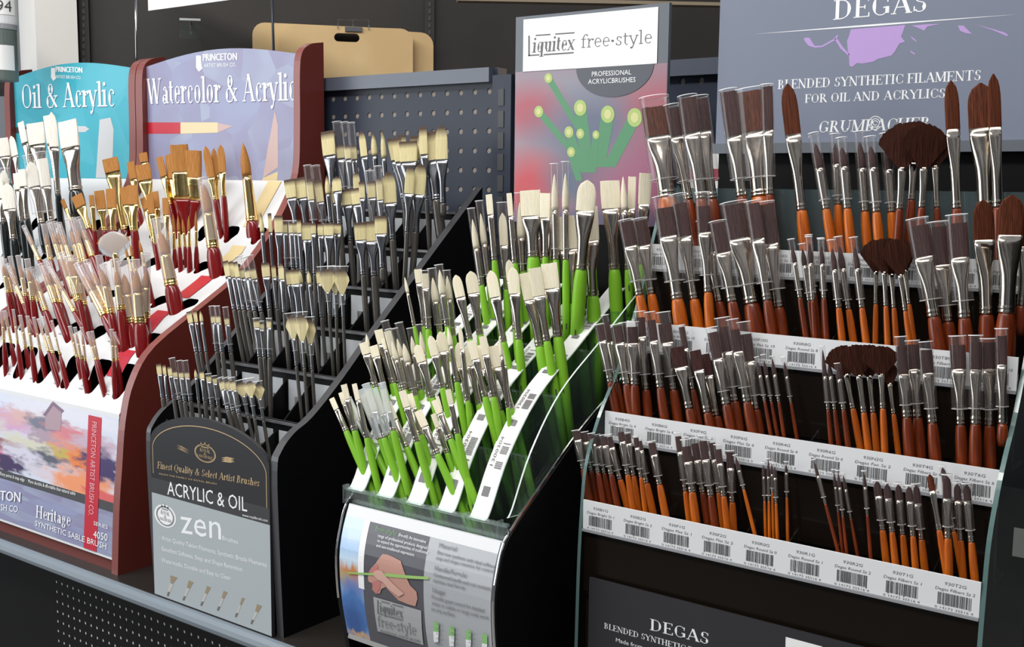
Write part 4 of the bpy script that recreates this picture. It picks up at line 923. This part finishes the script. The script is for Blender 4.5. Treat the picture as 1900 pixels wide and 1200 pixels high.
# ================================================================== the brushes
def ringloft(rings, n, cap0=True, cap1=True):
    """rings: (z, rx, ry, power) -> verts, faces"""
    v = []; f = []
    for z, rx, ry, pw in rings:
        for k in range(n):
            a = 2*math.pi*(k+.5)/n; c, s = math.cos(a), math.sin(a); e = 2/pw
            v.append((rx*math.copysign(abs(c)**e, c), ry*math.copysign(abs(s)**e, s), z))
    for i in range(len(rings)-1):
        f += [(i*n+k, i*n+(k+1) % n, (i+1)*n+(k+1) % n, (i+1)*n+k) for k in range(n)]
    if cap0: f.append(tuple(range(n-1, -1, -1)))
    if cap1: f.append(tuple(range((len(rings)-1)*n, len(rings)*n)))
    return v, f
KN = dict(f='flat', r='round', l='filbert', n='fan', w='wash')
ORD = 'first second third fourth fifth sixth seventh eighth ninth tenth eleventh twelfth thirteenth fourteenth fifteenth sixteenth seventeenth eighteenth nineteenth twentieth'.split()
ORD += ['twenty-'+o for o in ORD[:9]]+['thirtieth']+['thirty-'+o for o in ORD[:9]]+['fortieth']
HC = dict(o='orange', b='red-brown', g='lime', r='crimson', d='dark red', k='black', z='pewter')
HM = dict(o='h_orange', b='h_brown', g='h_lime', r='h_red', d='h_red', k='h_black', z='h_pearl')
SCH = dict(deg=('b_plum', 'silver', 'o'), liq=('b_cream', 'silver', 'g'), zen=('b_taklon', 'steel', 'z'), wc=('b_gold', 'gold', 'r'), oil=('b_white', 'silver', 'k'))
RADII = dict(deg=(.60, .80, .0042, 1.32), liq=(.56, 1.05, .0036, 1.28), zen=(.46, .85, .003, 1.08), wc=(.50, .80, .0035, 1.3), oil=(.50, .80, .004, 1.3))
XLIM = dict(deg=(-.628, -.240), liq=(-.9, -.6865), zen=(-1.275, -1.047), wc=(-1.78, -1.405), oil=(-2.2, -1.83))
rnd = random.Random(11)
def brush(kind, tip, top, wd, bf, ex, frost, col, sch, zfloor, label, group):
    bm_, fm_, _ = SCH[sch]
    a = tip-top; Lh = a.length; a = a/Lh
    hl = max(.02, (top.z-zfloor)/max(a.z, .3)); x0, x1 = XLIM[sch]
    if top.x-a.x*hl > x1 and a.x < 0: hl = max(.02, (x1-top.x)/-a.x)
    if top.x-a.x*hl < x0 and a.x > 0: hl = max(.02, (top.x-x0)/a.x)
    base = top-a*hl
    psi = math.radians(26+rnd.uniform(-16, 16)) if kind != 'n' else math.radians(30+rnd.uniform(-10, 10))
    xd = Vector((math.cos(psi), math.sin(psi), 0)); xd = (xd-a*xd.dot(a)).normalized(); yd = a.cross(xd)
    t = thing(KN[kind]+'_brush', base, label, 'paintbrush', group)
    t.rotation_euler = Matrix((xd, yd, a)).transposed().to_euler()
    Lf = Lh*(1-bf); W = wd/2; th = max(.0011, wd*.11)
    if kind == 'r' and sch == 'wc': W *= .85
    ra, rb_, rc, fat = RADII[sch]
    if kind == 'r': r0 = W*(1.22 if sch == 'deg' else 1.1)
    if sch == 'wc' and kind == 'r': fat = max(1.35, .0044/r0)
    elif kind == 'n': r0 = max(.0021, wd*.075)
    elif kind == 'w': r0 = W*.96
    else: r0 = max(W*ra, min(W*rb_, rc))
    n = 12 if wd < .012 else 16
    z0 = hl
    # handle
    rr = r0
    if kind == 'w':
        q = W*.28; hs = [(hl, W*.95, th*1.5, 3), (hl-.006, W*.97, th*1.5, 3), (hl-.018, W*.72, th*1.7, 2.6), (hl-.032, W*.40, th*1.9, 2.2), (hl*.35, q, q*.8, 2), (0, q*.8, q*.7, 2)]
        hs = hs[::-1]
    else:
        hq = min(1, hl/.05)
        hs = [(z, rr*q, rr*q, 2) for z, q in ((0, fat*.80), (max(hl-.055, hl*.3), fat*.97), (hl-.030*hq, fat), (hl-.013*hq, 1+.75*(fat-1)), (hl-.004*hq, 1+.25*(fat-1)), (hl-.0012, .98), (hl, .9))]
    v, f = ringloft(hs, n); o = mk('handle', v, f, M[HM[col]], t, local=True, smooth=True)
    if sch == 'liq' and hl > .05:
        zc, rp = hl*.55, r0*fat*.985+.0004; mk('printed_mark', [(x, -math.sqrt(max(rp*rp-x*x, 1e-9)), z) for z in (zc, zc+.007) for x in (-.0007, .0008)], [(0, 1, 3, 2)], M['ink'], t, local=True)
    # ferrule
    tw, tt, pw = (W*.98, W*.98, 2) if kind == 'r' else (r0*1.15, r0*.55, 2.3) if kind == 'n' else (W*.98, th*1.6, 3) if kind == 'w' else (W*.97, th, 2.8)
    if kind == 'r': tw = tt = W*.90
    fr = []
    if kind == 'w':
        for q, k in ((0, 1), (.10, 1), (.12, 1.03), (.18, 1.03), (.20, 1), (.60, 1), (.63, 1.03), (.70, 1.03), (.72, 1), (.80, 1.03), (.88, 1.03), (.9, 1), (1, 1)): fr.append((z0+Lf*q, W*k, th*1.6*k, 3))
    else:
        c = min(.0035, Lf*.08)
        for z, k in ((0, 1.0), (c*.25, 1.09), (c*.6, 1.09), (c*.9, .99), (c*1.25, 1.09), (c*1.6, 1.09), (c*1.95, .99), (c*2.3, 1.0)): fr.append((z0+z, r0*k, r0*k, 2))
        b0 = c*2.6
        for q in (0, .25, .42, .58, .72, .86, 1):
            s = 0 if q < .3 else (q-.3)/.7; s = s*s*(3-2*s) if kind != 'r' else q
            fr.append((z0+b0+(Lf-b0)*q, r0+(tw-r0)*s, r0+(tt-r0)*s, 2+(pw-2)*s))
    v, f = ringloft(fr, n, True, True); mk('ferrule', v, f, M[fm_], t, local=True, smooth=True)
    # bristles
    z1 = z0+Lf; Lb = Lh-Lf
    bmat = M[bm_]
    if sch == 'deg':
        bmat = M['b_darkfan'] if kind == 'n' else M['b_chestnut'] if kind == 'l' and ex < 0 or 'back tier' in label and kind == 'f' and 'orange' in label else M['b_plum']
    if kind == 'n':
        A = math.radians(62); R = Lb; v = []; f = []; nt, nr = 34, 5; k0 = r0
        edge = [1-.10*(abs(2*i/nt-1)**2.2)+rnd.uniform(-.035, .02) for i in range(nt+1)]
        for side in (1, -1):
            for i in range(nt+1):
                g = A*(2*i/nt-1)
                for j in range(nr+1):
                    q = j/nr*edge[i]; x = k0*(2*i/nt-1)+math.sin(g)*R*q*min(1.25, wd/2/(R*math.sin(A)) if R > 0 else 1); z = z1-.001+math.cos(g*.85)*R*q
                    v.append((x, side*(tt*.8*(1-q*.85)+.0002), z))
        m_ = (nt+1)*(nr+1)
        for i in range(nt):
            for j in range(nr):
                p = i*(nr+1)+j; f += [(p, p+nr+1, p+nr+2, p+1), (m_+p, m_+p+1, m_+p+nr+2, m_+p+nr+1)]
            p = i*(nr+1)+nr; f.append((p, p+nr+1, m_+p+nr+1, m_+p))
        for i in (0, nt):
            for j in range(nr): p = i*(nr+1)+j; f.append((p, p+1, m_+p+1, m_+p))
        mk('bristles', v, f, bmat, t, local=True, smooth=False)
    else:
        br = []
        for i in range(9):
            s = i/8
            if kind == 'r':
                q = (1+.10*math.sin(math.pi*min(1, s*1.5)))*max(.0, 1-s**2.4)**.75 if s < 1 else .03
                br.append((z1+Lb*s, max(tw*q, .0002), max(tw*q, .0002), 2))
            elif kind == 'l':
                q = math.sqrt(max(0, 1-((s-.5)/.5)**2)) if s > .5 else 1
                br.append((z1+Lb*s, max(tw*(1+.03*s)*q, tw*.10), th*(1-.62*s), 2.6))
            else:
                br.append((z1+Lb*s, tw*(1+.05*math.sin(math.pi*s*.8)), tt*(1-.70*s) if kind != 'w' else tt*(1-.3*s), 3.2))
        v, f = ringloft(br, n)
        if kind in 'fw': v = [(x, y, z+(rnd.uniform(-.02, .01)*Lb if k >= len(v)-n else 0)) for k, (x, y, z) in enumerate(v)]
        mk('bristles', v, f, bmat, t, local=True, smooth=kind == 'r')
    if ex >= 0:
        zb = z0+Lf*(.28 if kind in 'fl' else .22)
        if frost: zb = z0+.002
        rx, ry = W*1.08+.0004, (max(th*1.5, W*.74)+.0004 if kind in 'fl' else W*1.12+.0004)
        if kind == 'n': rx, ry = wd*.55, wd*.05
        zt = z0+Lh+ex
        if kind == 'n': zb = z0+Lf*.55
        rb = max(r0*1.12+.0004, min(rx, ry*1.2))
        sl = [(zb, rb*.15+rx*.85, rb*.15+ry*.85, 2), (zb+(zt-zb)*.3, rx*.97+rb*.03, ry, 2), (zb+(zt-zb)*.65, rx, ry, 2.1), (zt, rx*1.01, ry*.97, 2.1)]
        if kind == 'n': sl = [(zb, r0*1.5, r0*1.5, 2), (z1, r0*2.2, r0*1.5, 2), (z1+(zt-z1)*.6, rx*.72, ry, 2.2), (zt, rx, ry*.6, 2.4)]
        if kind == 'n' and frost: sl = [(z1-Lb*.25+(zt+Lb*.1-z1)*q, max(wd*.5*math.sqrt(max(0, 1-(2*q-1)**2)), r0*1.2), wd*.07*math.sqrt(max(.05, 1-(2*q-1)**2)), 2) for q in (0, .08, .2, .35, .5, .65, .8, .92, 1)]
        v, f = ringloft(sl, 16, False, False); nb = len(f)
        for (z, x, y, pw_), h in ((sl[0], .0007), (sl[-1], -.0007)):          # pale bands paint the light caught on the cut ends
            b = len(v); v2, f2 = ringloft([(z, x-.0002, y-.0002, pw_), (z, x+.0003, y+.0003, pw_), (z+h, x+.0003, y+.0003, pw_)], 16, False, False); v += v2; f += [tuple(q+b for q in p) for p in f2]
        s = mk('sleeve', v, f, [M['sleeve_frost' if frost else 'sleeve_milky' if sch == 'wc' else 'sleeve'], M['sleeve_rim_glint']], t, [0]*nb+[1]*(len(f)-nb), local=True, smooth=True)
        s['label'] = 'frosted plastic sleeve' if frost else 'clear plastic sleeve'
RACK = dict(deg='clear sided rack', liq='lime brush tray', zen='black rack', wc='lilac sign rack', oil='teal sign rack')
def tier(sch, rowname, crop, Y, k, zref, zfloor, data):
    cx, cy_, sc = crop; rows = []
    for e in data.replace('\n', ';').split(';'):
        q = e.split()
        if not q: continue
        kind = q[0]; tx, ty, hx, hy, wd = map(float, q[1:6]); bf = float(q[6]); ex = q[7] if len(q) > 7 else 'x'; col = q[8] if len(q) > 8 else SCH[sch][2]
        rows.append((cx+tx/sc, cy_+ty/sc, cx+hx/sc, cy_+hy/sc, wd/sc, bf, ex, col, kind))
    return sch, rowname, Y, k, zref, zfloor, rows
def build(sch, rowname, Y, k, zref, zfloor, rows):
    rows = sorted(rows, key=lambda r: r[0])
    for i, (tx, ty, hx, hy, wpx, bf, ex, col, kind) in enumerate(rows):
        Yj = (Y(hx) if callable(Y) else Y)+(.0055 if i % 2 else -.0055)
        hit = lambda px, py: ray(px, py)*((Yj-k*zref)/(ray(px, py).y-k*ray(px, py).z))
        tip, top = hit(tx, ty), hit(hx, hy); m = top.dot(FW)/F
        frost = ex.startswith('F'); ex = ex.lstrip('F'); e = -1 if ex == 'x' else float(ex)
        e_m = e*m if e > 0 else e
        if sch == 'wc' and e >= 0 and kind == 'r' and rowname != 'fourth':          # these bristles end well inside their long sleeves
            e_m += .15*(tip-top).length; tip = tip-(tip-top)*.15; bf *= .9
        st = '' if e < 0 else 'frosted-sleeved ' if frost else 'sleeved '
        lab = '%s%s handled %s brush, %s from left, %s tier, %s' % (st, HC[col], KN[kind], ORD[i], rowname, RACK[sch])
        brush(kind, tip, top, wpx*m, bf, e_m, frost, col, sch, zfloor, lab, 'brushes in the %s tier of the %s' % (rowname, RACK[sch]))
# kind, tip x y, top of the handle x y, head width, bristle share, sleeve above the tip (x: none, F: frosted; picture points), handle colour
TIERS = []
def T_(sch, name, Y, k, zref, zfloor, *parts):
    rows = []
    for crop, data in parts: rows += tier(sch, name, crop, Y, k, zref, zfloor, data)[6]
    TIERS.append((sch, name, Y, k, zref, zfloor, rows))
T_('deg', 'front', .998, .05, -.36, -.428, ((1040, 760, 3.75), """f 110 150 160 410 55 .22 3 b;f 170 165 215 425 45 .22 4 b;f 215 175 262 440 45 .24 4 b;f 255 185 305 440 40 .26 4 b;f 300 190 352 450 45 .22 5 b;f 335 190 415 485 50 .24 5
f 420 155 467 450 45 .22 12;f 465 170 510 460 42 .22 4;f 525 195 560 470 35 .25 4;f 540 220 600 510 52 .22 5;f 635 230 690 520 52 .28 4
f 818 185 868 565 42 .28 8;f 875 255 915 570 62 .34 14;f 935 235 990 575 52 .34 12 b;f 992 218 1045 595 55 .34 12 b;f 1055 230 1100 575 42 .34 10;f 1097 275 1135 600 46 .30 10;f 1178 295 1195 640 52 .32 4
r 1218 325 1275 555 26 .42 4;r 1412 385 1420 635 22 .32 6;r 1445 350 1450 635 22 .4 4;r 1470 380 1475 575 22 .35 6;r 1490 395 1500 650 24 .3 8;r 1570 380 1575 610 22 .25 6"""),
   ((1460, 820, 4), """r 202 145 285 455 26 .34 5 b;r 348 215 380 510 22 .4 4 b;r 380 225 415 550 24 .34 5 b;r 418 245 475 565 24 .33 5 b;r 572 225 597 540 26 .34 4 b
l 668 292 710 650 54 .30 3;l 742 312 780 665 50 .30 4;l 826 315 860 685 50 .31 4;l 905 330 935 695 50 .3 4;l 958 320 1000 720 54 .34 4
l 1060 238 1130 650 50 .30 x;l 1155 188 1240 660 40 .3 4;l 1188 252 1195 710 64 .36 4;l 1262 312 1290 725 54 .30 4;l 1332 318 1370 740 58 .28 4"""))
T_('deg', 'second', 1.0375, .05, -.28, -.340, ((1060, 560, 4), """f 208 175 290 595 62 .26 3 b;f 258 150 340 600 52 .32 14 b;f 335 180 410 610 82 .28 4 b;f 380 175 440 615 48 .3 6 b;f 452 185 470 615 86 .28 10 b;f 510 115 555 650 72 .26 12 b;f 590 135 660 635 70 .30 16 b;f 692 160 760 650 98 .28 22 b
f 785 335 875 790 104 .32 x b;f 818 185 905 650 46 .34 4 b;f 918 360 1010 820 86 .31 x b;f 988 388 1080 845 76 .34 x b;f 1048 225 1150 760 80 .36 10 b;f 1130 185 1215 735 102 .33 18 b;f 1208 205 1305 740 80 .30 20 b;f 1290 240 1370 795 92 .36 24 b
r 1382 445 1435 735 28 .34 10 b;r 1430 435 1485 740 28 .36 12 b;r 1490 415 1540 740 28 .38 4 b;r 1580 445 1630 745 28 .36 10 b"""),
   ((1460, 560, 4), """r 265 355 305 800 32 .44 8 b;r 312 445 355 800 36 .3 6 b;r 378 475 420 800 40 .3 6 b
n 400 318 490 790 270 .46 x;n 505 308 570 820 270 .46 x;n 590 306 640 820 270 .47 x;n 690 316 712 790 270 .46 x;n 745 440 792 830 130 .42 x
f 850 325 890 855 78 .40 18 b;f 932 315 970 855 92 .34 8 b;f 1035 355 1080 895 88 .32 16 b;f 1268 320 1290 910 108 .30 18 b;f 1402 300 1400 905 88 .33 14 b;f 1500 300 1505 915 112 .32 8 b;f 1592 250 1600 900 78 .33 14 b"""))
T_('deg', 'third', 1.077, .05, -.19, -.246, ((1140, 340, 4.285), """f 92 305 200 890 108 .32 4;f 202 295 295 880 112 .33 4;f 395 195 500 920 152 .30 22;f 515 160 635 920 124 .34 18;f 705 180 745 865 106 .3 26;f 708 305 835 940 102 .38 4 b;f 822 315 935 940 124 .37 4 b
f 948 165 1090 955 196 .34 4 b;f 1098 160 1215 930 112 .36 5 b;f 1202 165 1310 985 126 .38 5 b;r 1412 500 1475 910 46 .32 14 b;r 1495 520 1550 935 46 .32 10 b;r 1550 475 1590 880 48 .34 16 b;r 1645 500 1660 905 46 .34 14 b"""),
   ((1500, 340, 4.285), """r 5 485 35 930 46 .34 15 b;r 100 500 125 915 46 .34 16 b;r 188 515 240 990 56 .36 16;r 245 498 320 1000 58 .36 18;r 365 503 425 990 56 .36 18
n 540 438 535 960 230 .50 x;n 590 432 615 975 240 .50 x;n 640 430 680 990 250 .52 x;n 690 434 770 1015 240 .50 x;n 735 440 800 960 200 .48 x
f 872 335 995 1060 154 .34 14 b;f 1032 345 1110 1100 144 .40 10 b;f 1182 315 1240 1070 150 .36 16 b;l 1388 132 1415 1040 176 .35 x b;l 1618 92 1575 1030 204 .34 x b;l 1745 240 1695 970 110 .36 x b"""))
T_('deg', 'back', 1.118, .05, -.10, -.166, ((1180, 80, 3.75), "f 132 440 215 1070 188 .32 18;f 250 450 365 1090 104 .30 6 b;f 358 378 452 1085 124 .34 4 b;f 432 385 525 1085 132 .32 4 b"),
   ((1300, 0, 3.158), """f 162 535 240 1150 98 .42 4 b;f 295 532 350 1150 176 .38 4;f 388 505 405 1140 66 .4 4 b;l 508 490 592 1232 96 .40 x;r 672 840 735 1225 56 .38 20;r 790 840 805 1199 54 .34 18;r 828 862 860 1222 56 .32 18;r 932 832 963 1239 56 .38 20;r 996 855 1030 1243 58 .33 18;r 1088 842 1118 1243 60 .38 20"""),
   ((1300, 0, 3.158), "n 1195 715 1165 1225 270 .52 x b;n 1262 700 1235 1170 290 .54 x b;n 1320 715 1295 1215 270 .53 x b;n 1365 770 1385 1215 220 .45 x b;l 1466 472 1500 1222 86 .38 x b;l 1640 486 1668 1222 154 .36 x b;l 1715 432 1742 1215 78 .40 x b"))
T_('liq', 'front', .931, 0, -.35, -.45, ((600, 700, 4.285), """f 65 165 180 425 46 .34 x;f 162 55 250 420 50 .32 x;f 142 118 245 425 50 .3 x;f 205 190 365 500 56 .45 F6;f 245 50 345 480 46 .3 x;f 310 130 450 490 60 .5 F8;f 350 90 480 480 56 .45 F10;f 410 130 530 455 64 .5 F10;f 475 90 555 420 54 .55 F12
f 510 195 660 555 56 .38 x;f 625 105 745 510 60 .32 x;f 682 130 775 455 62 .34 x;f 752 265 905 610 66 .36 x;f 882 180 1010 490 56 .34 x;f 872 290 985 600 46 .34 x;f 905 150 1000 480 28 .3 x;f 990 95 1065 445 46 .33 x"""))
T_('liq', 'second', .978, 0, -.27, -.37, ((590, 580, 5.4545), """f 458 300 590 755 92 .26 x;r 490 220 560 720 46 .24 x;f 560 332 670 765 96 .26 x;f 610 172 750 715 86 .26 x;f 655 262 775 710 40 .24 x;f 702 185 860 790 76 .4 20;r 745 290 880 780 60 .38 24;r 800 262 930 790 58 .36 20;r 865 310 985 840 72 .36 40;r 945 238 1040 780 60 .34 16
l 1000 325 1155 860 104 .32 x;r 1035 190 1130 850 60 .34 14;l 1135 232 1260 760 92 .38 x;l 1238 192 1340 790 112 .33 x"""),
   ((780, 580, 5.4545), """r 278 150 370 700 56 .34 x;l 400 145 480 890 52 .3 x;l 382 302 490 915 104 .40 x;f 476 352 590 925 102 .32 x;f 512 282 655 850 92 .33 x;f 630 240 740 850 80 .3 x;f 622 322 805 990 134 .34 x;f 752 330 915 975 142 .33 x;r 798 240 885 960 42 .28 x"""))
T_('liq', 'third', 1.041, 0, -.21, -.31, ((740, 460, 6), """r 65 325 172 870 42 .32 x;f 212 235 285 870 86 .24 x;f 290 282 330 900 78 .26 6;r 376 330 455 925 86 .45 18;r 452 242 540 870 84 .44 10;r 537 310 605 975 76 .40 11;l 632 300 790 1015 118 .34 x;l 797 258 905 965 142 .34 x;l 1020 250 1165 1045 142 .37 x;l 1225 130 1300 900 96 .3 x;l 1266 215 1335 1015 142 .36 x;f 1430 275 1572 1092 190 .36 x"""),
   ((960, 440, 5.4545), "f 172 312 298 1050 130 .38 x;f 318 262 410 1005 168 .34 x"))
T_('liq', 'back', lambda hx: 1.106+min(1, max(0, (hx-1075)/110))*.062, 0, -.17, -.27, ((860, 280, 4.6154), """r 76 585 155 1150 58 .44 21;r 146 535 220 1130 58 .44 24;f 217 372 265 935 58 .30 x;l 332 530 368 1185 78 .42 20;f 390 362 440 960 48 .32 x;r 480 440 510 1030 72 .52 18;f 570 337 598 905 178 .38 x;l 590 555 668 960 64 .46 x;f 700 362 702 905 96 .38 x;r 778 200 792 930 64 .42 20;r 872 192 876 930 62 .42 22;l 772 460 740 930 112 .36 x
f 860 560 952 1298 178 .38 x;f 1062 475 1108 1238 172 .38 x;l 1062 250 1008 1012 170 .34 x;f 1252 255 1292 1012 166 .31 x;r 1366 220 1406 1015 64 .36 x;f 1445 220 1430 970 68 .36 x;f 1560 190 1525 970 108 .34 x"""))
T_('zen', 'front', .935, .04, -.36, -.47, ((280, 620, 5), """f 70 275 110 590 46 .30 x;f 120 285 158 600 40 .28 x;f 170 300 213 600 40 .28 x;f 218 345 268 610 50 .2 26;f 278 350 315 620 46 .2 22;f 332 350 368 620 46 .2 22;r 410 320 443 620 30 .28 x;f 470 345 502 620 46 .25 x;f 535 382 565 650 46 .2 4;f 590 402 625 660 40 .2 4
f 650 430 715 700 60 .30 6;f 702 430 765 710 60 .30 6;f 752 430 815 730 60 .3 6;n 832 440 900 760 110 .40 4;n 910 425 962 780 100 .42 4;n 988 455 1045 800 90 .40 4"""))
T_('zen', 'second', .990, .04, -.30, -.42, ((330, 460, 5), """f 100 590 172 965 50 .28 x;f 155 580 213 965 36 .28 x;r 207 578 262 965 36 .28 x;f 325 625 362 960 56 .2 18;f 372 625 412 965 50 .2 18;f 452 645 492 970 50 .2 20;f 728 668 760 1010 56 .2 4;f 775 695 802 1010 42 .18 4;f 845 668 852 1015 50 .2 4"""),
   ((460, 560, 5.4545), "n 440 130 492 650 130 .46 4;n 535 120 572 665 140 .5 4;n 622 170 652 685 100 .48 4"))
T_('zen', 'third', 1.050, .04, -.25, -.37, ((330, 460, 5), "f 440 120 522 570 58 .32 x;f 488 125 570 575 48 .32 x;f 530 128 612 575 48 .32 x;f 590 190 662 580 58 .22 24;f 638 200 712 585 58 .2 24;f 690 185 772 592 60 .25 24;f 810 138 850 565 76 .30 x;f 885 160 922 565 42 .28 x;l 953 142 990 600 62 .32 x"),
   ((400, 380, 5.4545), "f 742 660 792 1135 82 .3 x;f 800 655 842 1140 82 .3 x;r 850 645 902 1150 46 .3 x;r 935 650 992 1150 46 .3 x;f 1035 660 1075 1140 46 .28 x;n 1118 640 1150 1100 170 .52 4;n 1205 640 1222 1140 130 .50 4;n 1272 640 1292 1140 140 .52 4"))
T_('zen', 'fourth', 1.109, .04, -.20, -.32, ((400, 380, 5.4545), "r 457 80 502 620 48 .37 x;f 545 85 580 640 42 .34 x;f 636 108 650 640 88 .32 x;f 702 180 720 640 52 .22 4;f 760 180 782 640 52 .22 4;f 805 180 832 640 52 .22 4;f 842 152 872 660 46 .26 x;f 920 180 935 700 108 .33 x;f 990 188 1005 700 50 .2 x;f 1060 190 1080 700 66 .23 x;f 1146 183 1152 680 108 .25 x;f 1236 190 1230 690 76 .2 x"),
   ((600, 380, 4.6154), "f 312 152 342 600 100 .33 x;f 405 140 435 610 138 .36 x;f 490 95 505 540 104 .34 x"))
T_('zen', 'fifth', 1.168, .04, -.15, -.27, ((480, 290, 5.7154), "f 320 245 400 780 116 .36 x;f 430 228 502 760 124 .40 x;f 532 240 590 760 76 .42 26;f 622 255 692 760 88 .45 28;r 720 200 762 700 62 .40 x;l 822 215 862 720 122 .3 x;l 816 268 870 850 108 .38 x;f 926 350 972 900 122 .3 x;f 1026 338 1082 900 114 .3 x;l 1032 165 1062 800 76 .3 x;f 1090 270 1122 800 62 .32 x;f 1186 265 1232 800 98 .32 20;l 1272 215 1312 800 72 .42 20;l 1370 160 1420 880 154 .46 x"),
   ((570, 210, 6), "l 1150 580 1112 1320 112 .42 x;l 1266 558 1208 1320 154 .45 x"))
T_('zen', 'back', 1.228, .04, -.08, -.22, ((570, 210, 6), "f 222 200 290 900 168 .38 x;f 360 355 432 950 92 .24 44;f 442 360 502 960 76 .24 44;f 512 355 562 950 74 .26 42;l 602 195 682 900 88 .40 x;r 732 210 782 900 76 .38 x;r 836 182 880 900 66 .44 x;f 932 280 1062 950 92 .36 x;f 990 275 1102 1000 112 .36 x;f 1122 310 1150 1000 214 .33 x;f 1195 255 1215 960 104 .36 x;f 1342 210 1440 965 246 .42 x;l 1490 128 1512 1000 148 .44 x;f 1285 150 1330 950 96 .38 x;f 1050 242 1080 950 100 .36 x"))
T_('wc', 'front', .957, 0, -.32, -.345, ((0, 540, 5.4545), "r 20 220 42 520 32 .4 4;r 52 220 112 530 32 .4 4;r 137 205 180 530 26 .4 4;r 207 265 262 575 36 .42 4;r 280 272 320 590 36 .42 4;r 346 285 408 590 28 .4 4;r 392 300 490 610 28 .4 4;r 438 280 535 630 36 .42 4;r 527 315 605 640 22 .4 3;r 712 375 780 670 36 .42 4;r 762 385 822 690 32 .42 4;r 826 385 866 710 30 .42 4;r 897 435 970 700 36 .42 4;r 937 425 990 690 28 .42 4;r 1130 405 1150 710 40 .42 4;r 1160 430 1190 700 30 .4 3"))
T_('wc', 'second', 1.003, 0, -.25, -.275, ((0, 380, 5.4545), "r 20 560 82 890 50 .42 8;r 52 590 122 890 46 .42 8;r 112 570 182 905 50 .42 9;r 192 560 260 925 52 .42 9;r 92 640 242 1005 46 .42 8;r 282 600 332 965 60 .42 10;r 272 690 402 985 50 .4 8;r 332 690 462 1075 70 .42 10;r 434 645 562 995 72 .42 9;r 503 620 612 995 62 .42 9;r 525 670 755 1085 52 .42 9;f 640 560 775 985 82 .35 14;f 715 580 802 965 82 .35 12;r 765 600 852 1015 72 .40 10;r 805 640 1060 1125 92 .42 9;r 892 610 1092 1065 82 .40 9"),
   ((140, 380, 5), "r 267 575 342 985 52 .4 5;r 370 545 425 975 82 .40 9;r 435 560 525 1095 102 .46 8;r 545 545 602 1095 112 .44 8;r 655 530 652 1045 82 .40 16;r 225 520 330 1010 70 .42 10"))
T_('wc', 'third', 1.070, 0, -.20, -.225, ((0, 380, 5.4545), "r 262 260 402 565 48 .42 10;r 452 250 512 560 58 .45 10;r 512 230 612 560 60 .45 12;r 562 225 655 575 60 .45 10;r 612 235 722 575 56 .45 10;r 702 205 802 595 62 .45 12;r 752 195 852 575 62 .45 12;r 812 190 932 525 64 .45 12"),
   ((140, 380, 5), "r 772 165 890 750 122 .46 8;n 342 250 392 660 300 .46 F6;r 455 372 522 620 32 .45 x;r 502 362 562 620 32 .45 x;r 590 328 642 570 34 .45 x"))
T_('wc', 'fourth', 1.155, 0, -.15, -.175, ((100, 260, 6), "f 92 662 192 900 58 .38 x;f 252 612 392 990 134 .34 x;f 418 612 452 1005 60 .30 x;f 502 562 562 1005 112 .46 x;f 632 540 662 1000 134 .46 x;f 772 522 872 1005 96 .40 x;f 872 500 902 1005 144 .42 x;f 990 642 1110 1130 76 .26 x;f 1062 602 1132 1150 84 .38 x;f 1120 572 1180 1100 94 .34 x;f 1240 642 1262 1110 84 .40 x"),
   ((140, 380, 5), "r 905 85 920 410 36 .5 x;r 950 100 966 392 36 .5 x;r 992 130 1016 388 34 .5 x;r 1050 100 1056 388 34 .5 x;r 1116 60 1122 382 32 .55 x"),
   ((240, 250, 5.2192), "r 722 480 812 1095 122 .44 12"))
T_('wc', 'back', 1.222, 0, -.10, -.14, ((100, 260, 6), "f 622 200 788 1000 176 .19 x;f 850 242 945 760 96 .36 x;f 985 268 1090 850 164 .30 x;f 990 140 1062 600 96 .22 x"),
   ((240, 250, 5.2192), "f 290 215 395 680 86 .40 x;w 428 188 472 630 196 .52 x;w 605 150 608 632 206 .54 x;w 480 95 520 620 170 .5 x;l 737 110 830 630 80 .58 x d;l 816 130 852 622 68 .52 x d;l 882 98 916 592 94 .53 x d;r 1100 78 1190 835 118 .42 x"))
T_('oil', 'back', 1.165, 0, -.10, -.20, ((0, 200, 5), "f 20 280 85 700 104 .40 x;l 102 262 180 660 86 .46 x;f 190 132 300 660 76 .36 x;f 252 200 350 700 96 .36 x;f 322 140 400 690 166 .36 x;f 432 72 520 680 76 .42 x;l 476 40 540 800 96 .42 x;f 622 118 705 765 232 .38 x"))
T_('oil', 'front', 1.085, 0, -.15, -.24, ((0, 200, 5), "l 30 580 70 1040 124 .50 4;f 150 605 200 1050 76 .34 x;f 202 570 250 1030 86 .34 x;l 282 500 382 1070 124 .40 12;f 392 470 472 1050 106 .44 12;l 60 700 125 1215 136 .46 x;l -20 620 30 1060 110 .5 x"))
for T0 in TIERS: build(*T0)
